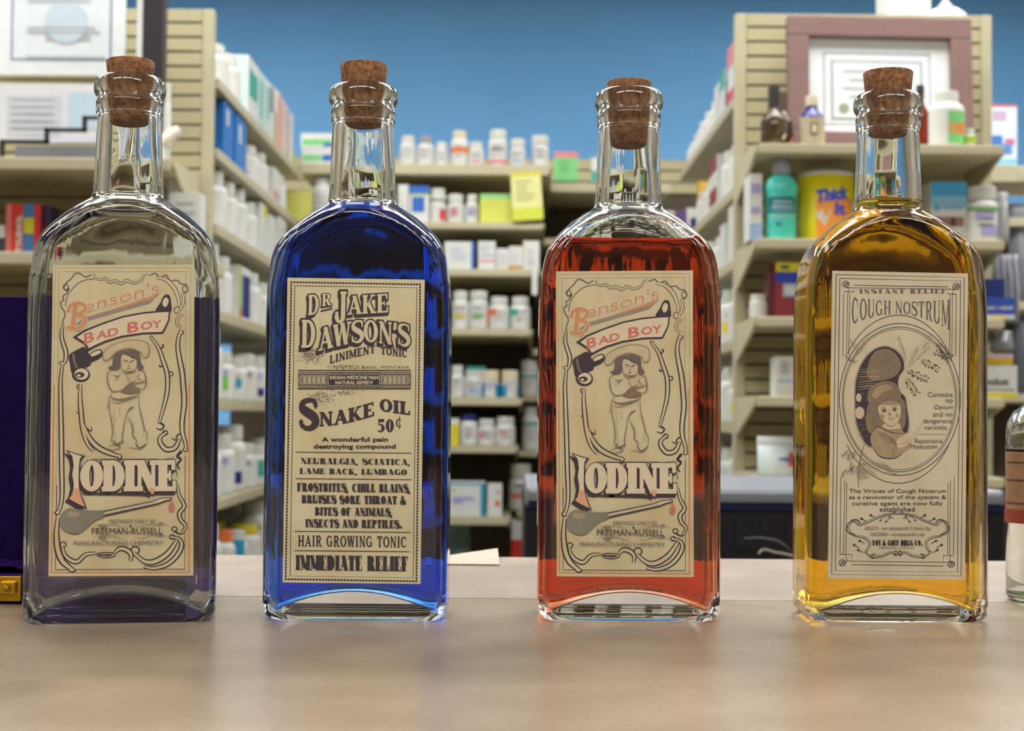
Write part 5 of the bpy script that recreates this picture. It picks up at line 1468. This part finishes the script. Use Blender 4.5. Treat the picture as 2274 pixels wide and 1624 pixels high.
    A.slab(I, 'LAME BACK, LUMBAGO', 345, 1563, 1118, 1604, warp=ln, **fat)
    cond = dict(T=.40, t=.10, S=.07, e=.03)
    A.slab(I, 'FROSTBITES, CHILL BLAINS,', 327, 1670, 1142, 1731, warp=ln, **cond)
    A.slab(I, 'BRUISES SORE THROAT &', 360, 1757, 1110, 1816, warp=ln, **cond)
    A.slab(I, 'BITES OF ANIMALS,', 455, 1844, 1012, 1903, warp=ln, **cond)
    A.slab(I, 'INSECTS AND REPTILES.', 387, 1930, 1075, 1989, warp=ln, **cond)
    A.slab(I, 'HAIR GROWING TONIC', 332, 2047, 1118, 2127, warp=ln, T=.20, t=.11, S=.09, e=.05, gap=.1)
    A.slab(I, 'IMMEDIATE RELIEF', 318, 2190, 1128, 2298, warp=ln, T=.42, t=.07, S=.06, e=.05)
def art_cough(A):
    I, P = 'ink', 'paper'
    def quad(dx, w=5, notch=None):
        # inset of the sheet outline
        tl, tr, br, bl = (435+dx, 135+dx), (1415-dx, 155+dx), (1392-dx, 2364-dx), (402+dx, 2354-dx)
        A.stroke(I, [tl, tr, br, bl, tl], w, n=1)
    quad(28, 5); quad(55, 5)
    # notched inner frame, broken by the medallion
    def side(s, y0, y1, dx):
        xt, xb = (435+dx, 402+dx) if s < 0 else (1415-dx, 1392-dx)
        f = lambda y: xt+(xb-xt)*(y-140)/2215
        return (f(y0), y0), (f(y1), y1)
    for dx, w in ((85, 4), (112, 4), (128, 4)):
        for s in (-1, 1):
            for y0, y1 in ((300, 780-dx*.3), (1620-85+dx, 2185)):
                a, b = side(s, y0, y1, dx); A.stroke(I, [a, b], w, n=1)
    A.stroke(I, [(520, 285), (590, 287), (590, 240), (1268, 252), (1268, 303), (1332, 305)], 5, n=1)
    A.stroke(I, [(492, 2180), (577, 2182), (577, 2255), (1234, 2265), (1236, 2188), (1310, 2190)], 5, n=1)
    A.stroke(I, [(530, 2185), (545, 2225), (600, 2230), (1240, 2238), (1275, 2230), (1288, 2190)], 4, n=2)
    A.stroke(I, [(548, 300), (560, 262), (590, 258), (1268, 268), (1300, 275), (1306, 310)], 4, n=2)
    for cx, cy_ in ((532, 232), (1328, 250), (508, 2242), (1292, 2252)):
        A.ring(I, cx, cy_, 24, 22, 6, 20); A.ring(I, cx+3, cy_, 12, 10, 5, 14); A.stroke(I, [(cx-14, cy_+14), (cx, cy_), (cx+16, cy_-12)], 5)
    A.slab('grey', 'INSTANT RELIEF', 632, 268, 1258, 300, T=.34, t=.07, S=.07, e=.1, gap=.2)
    # curved word
    def wc(x, y):
        t = (x-915)/345.0
        yt = 322+22*(1-t*t)+ (x-575)*.035; yb = 436+(abs(t)**1.9)*95+(x-575)*.03
        v = (y-300)/200.0
        return (x, yt+(yb-yt)*v)
    A.slab('grey', 'COUGH', 575, 300, 858, 500, T=.19, t=.085, S=.045, e=.05, gap=.1, warp=wc)
    A.slab('grey', 'NOSTRUM', 888, 300, 1284, 500, T=.19, t=.085, S=.045, e=.05, gap=.08, warp=wc)
    # medallion
    A.up()
    A.ring(I, 912, 1062, 437, 606, 5, 70, -147, -33); A.ring(I, 908, 1062, 437, 606, 5, 70, 33, 147)
    A.ring('grey', 922, 1063, 436, 548, 7, 90); A.ring('grey', 920, 1063, 412, 522, 6, 90); A.ring('grey', 919, 1063, 402, 508, 4, 90)
    # dark opening
    kid = [(600, 1010), (612, 900), (650, 800), (710, 725), (780, 686), (850, 688), (915, 730), (948, 790), (948, 850), (920, 890), (908, 950), (925, 1010), (960, 1050), (972, 1130), (984, 1210), (978, 1290), (930, 1350), (800, 1400), (700, 1400), (640, 1320), (605, 1200)]
    A.fill('ink', [(x+(x-790)*.035, y+(y-1040)*.02) for x, y in kid], 4); A.up(); A.fill(P, [(x+(x-790)*.02, y+(y-1040)*.012) for x, y in kid], 4); A.up()
    A.fill('ink', kid, 4); A.up()
    A.fill('midb', [(690, 820), (740, 720), (840, 700), (910, 760), (930, 830), (880, 900), (760, 930), (690, 900)], 4)
    for i in range(9): A.stroke('tan', [(615, 850+18*i), (700, 845+17*i), (780-20*(i % 3), 852+16*i)], 8 if i % 2 else 4, taper=True)
    rn = random.Random(11)
    for i in range(70):
        x = rn.uniform(610, 720); y = rn.uniform(1000, 1330)
        A.stroke('tan', [(x, y), (x+rn.uniform(-20, 20), y+rn.uniform(-18, 18))], rn.uniform(3, 9), taper=True, n=1)
    A.disc('skin', 632, 1160, 34, 44); A.disc('skin', 625, 1050, 20, 30)
    A.up()
    # child: hair, face, cap, coat, hand
    A.fill('midb', [(700, 1090), (680, 1160), (678, 1240), (700, 1300), (760, 1320), (920, 1290), (960, 1240), (965, 1150), (940, 1060), (800, 1020)], 4)
    A.up()
    A.fill('skin', [(765, 1110), (820, 1075), (890, 1080), (925, 1110), (925, 1180), (905, 1225), (865, 1255), (820, 1240), (780, 1190)], 4)
    A.fill('skin', [(810, 1240), (905, 1230), (925, 1275), (860, 1300), (800, 1280)], 3)
    A.fill('tan', [(712, 1320), (760, 1262), (830, 1290), (925, 1275), (950, 1300), (985, 1320), (1000, 1400), (940, 1450), (880, 1485), (780, 1475), (720, 1400)], 4)
    A.fill('skin', [(890, 1385), (910, 1345), (970, 1310), (1040, 1280), (1080, 1225), (1085, 1240), (1050, 1300), (1010, 1350), (960, 1400), (905, 1412)], 3)
    A.up()
    A.fill('midb', [(690, 1060), (700, 990), (760, 945), (830, 930), (890, 950), (925, 1010), (925, 1060), (880, 1070), (800, 1085), (760, 1120), (715, 1110)], 4)
    A.fill('tan', [(720, 1030), (760, 975), (830, 955), (870, 985), (800, 1010), (750, 1060)], 4)
    S = lambda pts, w=6, k='midb': A.stroke(k, pts, w, taper=True)
    for i in range(12): S([(770+14*i, 1068), (762+14*i, 1088), (776+14*i, 1106)], 9)
    S([(785, 1130), (805, 1120), (822, 1128)], 7); S([(862, 1120), (880, 1114), (900, 1122)], 7)
    A.disc('tan', 808, 1147, 20, 12, 12); A.disc('tan', 883, 1139, 18, 12, 12); A.disc('ink', 808, 1147, 9, 8, 10); A.disc('ink', 883, 1139, 9, 8, 10); S([(786, 1144), (806, 1132), (830, 1144)], 6, 'ink'); S([(864, 1136), (882, 1125), (902, 1134)], 6, 'ink'); A.disc('midb', 850, 1172, 12, 7, 8)
    S([(846, 1130), (842, 1165), (862, 1172)], 5); S([(832, 1202), (846, 1196), (858, 1200), (870, 1195), (884, 1202)], 6); S([(834, 1203), (858, 1214), (883, 1203)], 7, 'tan')
    A.disc('tan', 792, 1190, 18, 20, 12); A.disc('tan', 902, 1180, 12, 18, 12)
    S([(785, 1190), (820, 1240), (865, 1258), (905, 1228)], 5); S([(775, 1250), (840, 1285), (925, 1275)], 7)
    for i in range(6): S([(740+12*i, 1290+14*i), (850+8*i, 1330+12*i), (905-2*i, 1390+8*i)], 6)
    S([(712, 1320), (760, 1262), (850, 1300), (950, 1310)], 6, 'ink'); S([(725, 1400), (780, 1475), (880, 1487), (940, 1450)], 6, 'ink')
    S([(890, 1390), (870, 1440), (885, 1480)], 7); S([(905, 1390), (950, 1380), (1000, 1345)], 4)
    # sprigs
    def sprig(x, y, ang, L, n, col='grey', berry=False):
        c, s = math.cos(ang), math.sin(ang)
        S([(x, y), (x+c*L*.5-s*8, y+s*L*.5+c*8), (x+c*L, y+s*L)], 4, col)
        for i in range(n):
            t = (i+1)/(n+1); px, py = x+c*L*t, y+s*L*t
            for sd in (-1, 1):
                a = ang+sd*rn.uniform(.5, 1.0); l = rn.uniform(18, 34)
                qx, qy = px+math.cos(a)*l, py+math.sin(a)*l
                S([(px, py), (qx, qy)], 5, col)
                if berry: A.disc('ink', qx, qy, 5, 6, 7)
    sprig(970, 790, -1.9, 190, 11, 'pale'); sprig(990, 800, -1.1, 130, 8, 'pale'); sprig(960, 840, -.75, 250, 9, 'pale'); sprig(1080, 700, -1.0, 130, 7, 'pale')
    sprig(1150, 720, .3, 150, 7, 'grey', True); sprig(1060, 770, .5, 160, 8, 'pale', True); sprig(960, 850, .45, 180, 8, 'grey', True); sprig(960, 900, 1.0, 150, 8, 'pale', True)
    sprig(1180, 640, .9, 170, 7, 'grey', True); sprig(520, 740, .6, 100, 6, 'grey'); sprig(600, 760, -1.0, 130, 7, 'pale'); sprig(560, 620, 1.0, 120, 6, 'pale')
    for i in range(16): sprig(rn.uniform(560, 860), rn.uniform(1500, 1600), rn.uniform(-.6, 1.8), rn.uniform(50, 100), 5, 'pale')
    for i in range(7): sprig(rn.uniform(530, 620), rn.uniform(1380, 1580), rn.uniform(1.2, 2.6), 70, 4, 'grey')
    S([(665, 1385), (640, 1480), (622, 1600), (625, 1700)], 7, 'grey')
    A.up()
    for s, x0, x1, y0, y1 in (('Contains', 1122, 1302, 1010, 1045), ('no', 1252, 1303, 1062, 1088), ('Opium', 1166, 1304, 1102, 1142), ('and no', 1160, 1300, 1152, 1187), ('dangerous', 1088, 1298, 1202, 1243), ('narcotic', 1101, 1262, 1250, 1280), ('Restorative', 1032, 1228, 1346, 1378), ('Medication', 998, 1190, 1386, 1418)):
        A.sans('grey', s, x0, y0, x1, y1)
    A.stroke('pale', [(1060, 1314), (1250, 1314)], 3, n=1)
    for s, x0, x1, y0, y1 in (('The Virtues of Cough Nostrum', 557, 1255, 1708, 1746), ('as a renovator of the system &', 555, 1255, 1753, 1790), ('curative agent are now fully', 577, 1230, 1797, 1836), ('established', 777, 1028, 1838, 1872)):
        A.sans('ink', s, x0, y0, x1, y1)
    # cartouche
    A.up()
    for s in (-1, 1):
        M = lambda pts: [(907+s*x, y) for x, y in pts]
        A.tube(I, P, M([(0, 1888), (90, 1892), (180, 1930), (270, 1965), (300, 1950), (320, 1932)]), 14, 4)
        A.stroke(I, M([(272, 1962), (285, 1935), (320, 1930), (355, 1955), (368, 2000), (345, 2030), (300, 2045)]), 6)
        A.stroke(I, M([(300, 1945), (330, 1945), (352, 1985), (340, 2020), (310, 2035)]), 4)
        A.tube(I, P, M([(315, 2048), (250, 2055), (205, 2090), (215, 2140), (240, 2160)]), 16, 4)
        A.tube(I, P, M([(238, 2160), (190, 2195), (110, 2190), (50, 2165), (10, 2180)]), 14, 4)
        A.ring(I, 907+s*16, 2172, 15, 15, 5, 16); A.stroke(I, M([(160, 2175), (200, 2190), (180, 2208), (150, 2190)]), 5)
        for x, y in ((275, 2082), (315, 2112), (285, 2148), (262, 1922), (195, 1898)): 
            A.disc(I, 907+s*x, y, 10, 8, 10); A.stroke(I, M([(x, y), (x-35, y+20)]), 4, n=1)
        for x, y in ((125, 1935), (85, 1945), (60, 1905)): A.disc(I, 907+s*x, y, 8, 6, 8); A.stroke('grey', M([(x, y), (x-20, y-25), (x-50, y-30)]), 4)
    A.up()
    A.sans('grey', 'ADULTS - two tablespoonful 3 times a day', 667, 1978, 1143, 2012); A.sans('grey', 'CHILDREN - one teaspoonful a day', 707, 2022, 1100, 2055)
    A.slab(I, 'FOY & GOFF DRUG CO.', 725, 2077, 1080, 2117, T=.42, t=.08, S=.07, e=.04)
    A.sans('grey', 'PROVO, UTAH', 772, 2126, 1018, 2142)

PAP1 = paper_mat('aged_label_paper', (188, 170, 130), (204, 191, 154), (196, 170, 126))
PAP2 = paper_mat('cream_label_paper', (192, 179, 142), (208, 197, 160), (200, 180, 134))
PAP3 = paper_mat('grey_cream_label_paper', (186, 173, 146), (202, 190, 164), (192, 176, 142))
L_clear = liquid_mat('clear_liquid', (0.6, 0.3, 1.0))
L_blue = liquid_mat('blue_liquid', (230, 78, 5))
L_red = liquid_mat('red_liquid', (10, 80, 140))
L_amber = liquid_mat('amber_liquid', (1, 20, 165))
SRC = (372, 137, 988, 2204)
make_bottle('medicine_bottle', 271.0, .664, 1.0, .1745, ('clear liquid', L_clear), (.2135, .2418, .0104), 'clear liquid glass bottle with orange and black paper label, beside the purple case',
            seed=1, yaw=math.radians(11), paper=PAP1, lab=[(382, 93), (1402, 90), (1395, 2334), (350, 2339)], org=(0, 560), art=art_iodine, src=SRC)
make_bottle('medicine_bottle', 795.0, .678, 1.0, .1797, ('blue liquid', L_blue), (.2160, .2443, .0105), 'glass bottle of deep blue liquid with cork and black lettered label',
            seed=2, paper=PAP2, lab=[(255, 185), (1245, 200), (1215, 2394), (220, 2384)], org=(560, 560), art=art_snake)
make_bottle('medicine_bottle', 1390.5, .683, 1.0, .1660, ('red liquid', L_red), (.2090, .2385, .0102), 'glass bottle of red liquid with sunken cork and the same label as the clear one',
            seed=3, paper=PAP1, lab=[(372, 140), (1360, 133), (1366, 2345), (378, 2339)], org=(1120, 560), art=art_iodine, src=SRC)
make_bottle('medicine_bottle', 1972.0, .686, 1.0, .1860, ('amber liquid', L_amber), (.2150, .2445, .0111), 'glass bottle of amber yellow liquid with an oval portrait label',
            seed=4, paper=PAP3, lab=[(435, 135), (1415, 155), (1392, 2364), (402, 2354)], org=(1714, 560), art=art_cough)
# ------------------------------------------------------------------ purple velvet case, left
M_vel = mat('purple_velvet', (46, 20, 92), .95, .35, 220, spec=.1, bump=.3)
M_velin = mat('dark_purple_velvet', (26, 12, 62), .95, .3, 160, spec=.1, bump=.3)
M_brass = mat('brass', (205, 160, 50), .3, .1, 150, metal=.85)
cf = .705     # front of the case, just behind the clear bottle
e = empty('velvet_case', (0, 0, 0)); tag(e, 'open purple velvet case with brass latch behind the clear bottle', 'case')
cx1 = at(414, 1300, cf).x; cx0 = at(-260, 1300, cf).x
zt = at(50, 1276, cf).z
rim_t = .006
for nm, q in (('case_front', (cx0, cx1, cf, cf+rim_t, CT+.0003, zt)), ('case_back', (cx0, cx1, cf+.05-rim_t, cf+.05, CT+.0003, zt)),
              ('case_side', (cx0, cx0+rim_t, cf+rim_t+.0001, cf+.05-rim_t-.0001, CT+.0003, zt)), ('case_side', (cx1-rim_t, cx1, cf+rim_t+.0001, cf+.05-rim_t-.0001, CT+.0003, zt))):
    box(nm, *q, M_vel, e, .0012)
bm = bmesh.new(); n = 40; m_ = 12; g = []; rv = random.Random(2)
for j in range(m_+1):
    row = []
    for i in range(n+1):
        x = cx0+rim_t+(cx1-cx0-2*rim_t)*i/n; y = cf+rim_t+(.05-2*rim_t)*j/m_
        row.append(bm.verts.new((x, y, zt+.0015+rv.uniform(-.001, .0018))))
    g.append(row)
for j in range(m_):
    for i in range(n): bm.faces.new((g[j][i], g[j][i+1], g[j+1][i+1], g[j+1][i]))
bm_obj('velvet_lining', bm, M_vel, e, True)
ld = cf+.05
lt = at(30, 661, ld+.01).z
box('lid', cx0, cx1, ld+.0005, ld+.016, zt-.004, lt, M_velin, e, .002)
p0 = at(0, 1335, cf); p1 = at(49, 1279, cf)
box('latch', p0.x-.002, p1.x, cf-.0014, cf-.0001, p0.z, p1.z, M_brass, e, .0005)
q0 = at(4, 1318, cf); q1 = at(40, 1290, cf)
box('latch_hook', q0.x, q1.x, cf-.0034, cf-.0016, q0.z, q1.z, M_brass, e, .0008)
o = lathe('latch_pin', [(.0014, 0), (.0014, .002), (.0008, .0028)], M_brass, e, 16); o.rotation_euler = (math.pi/2, 0, 0); o.location = ((q0.x+q1.x)/2, cf-.0036, (q0.z+q1.z)/2)
# ------------------------------------------------------------------ small bottle cut by the right edge of the picture
dq = .752
pb = ground(2274, 1345); px_ = at(2237, 1200, dq).x
W = .036; H = at(2260, 900, dq).z-CT
e = empty('medicine_vial', (px_+W/2, dq, CT+.0001)); tag(e, 'small clear glass bottle with brown label, cut by right picture edge', 'bottle')
r = W/2; t_ = .0016
Hs = H
prof = [(r*.5, .0012), (r*.8, 0), (r*.95, .0008), (r, .003), (r, Hs*.84), (r*.96, Hs*.91), (r*.80, Hs*.965), (r*.55, Hs), (r*.42, Hs+.006), (r*.42, Hs+.018), (r*.48, Hs+.0185), (r*.48, Hs+.022)]
inn = [(r*.48-t_, Hs+.022), (r*.42-t_, Hs+.016), (r*.42-t_, Hs+.006), (r*.55-t_, Hs-.001), (r*.80-t_, Hs*.965-.001), (r*.96-t_, Hs*.91-.001), (r-t_, Hs*.84), (r-t_, .006), (r*.9-t_, .0036)]
lathe('glass_body', prof+inn, M_glass, e, 48)
lq = [(r*.9-t_, .00355), (r-t_+.0001, .006), (r-t_+.0001, at(2250, 998, dq).z-CT)]
lathe('liquid', lq, L_clear, e, 48)
zl0, zl1 = at(2250, 1166, dq-r).z-CT, at(2250, 1005, dq-r).z-CT
wrap('paper_label', r+.0001, zl0, zl1, -185, 5, mat('brown_label_paper', (164, 126, 92), .6, .15, 120), e, 24)
wrap('red_band', r+.0006, zl0, zl0+(zl1-zl0)*.19, -185, 5, mat('label_brick_red', (158, 62, 42), .6, .08, 120), e, 24)
for f_ in (.28, .6, .85):
    wrap('rule_line', r+.0006, zl0+(zl1-zl0)*f_, zl0+(zl1-zl0)*f_+.0003, -175, -5, INK, e, 16)
lathe('stopper', [(r*.42-t_-.0002, Hs+.010), (r*.5-t_, Hs+.0225), (r*.5-t_, Hs+.03)], M_cork, e, 24)
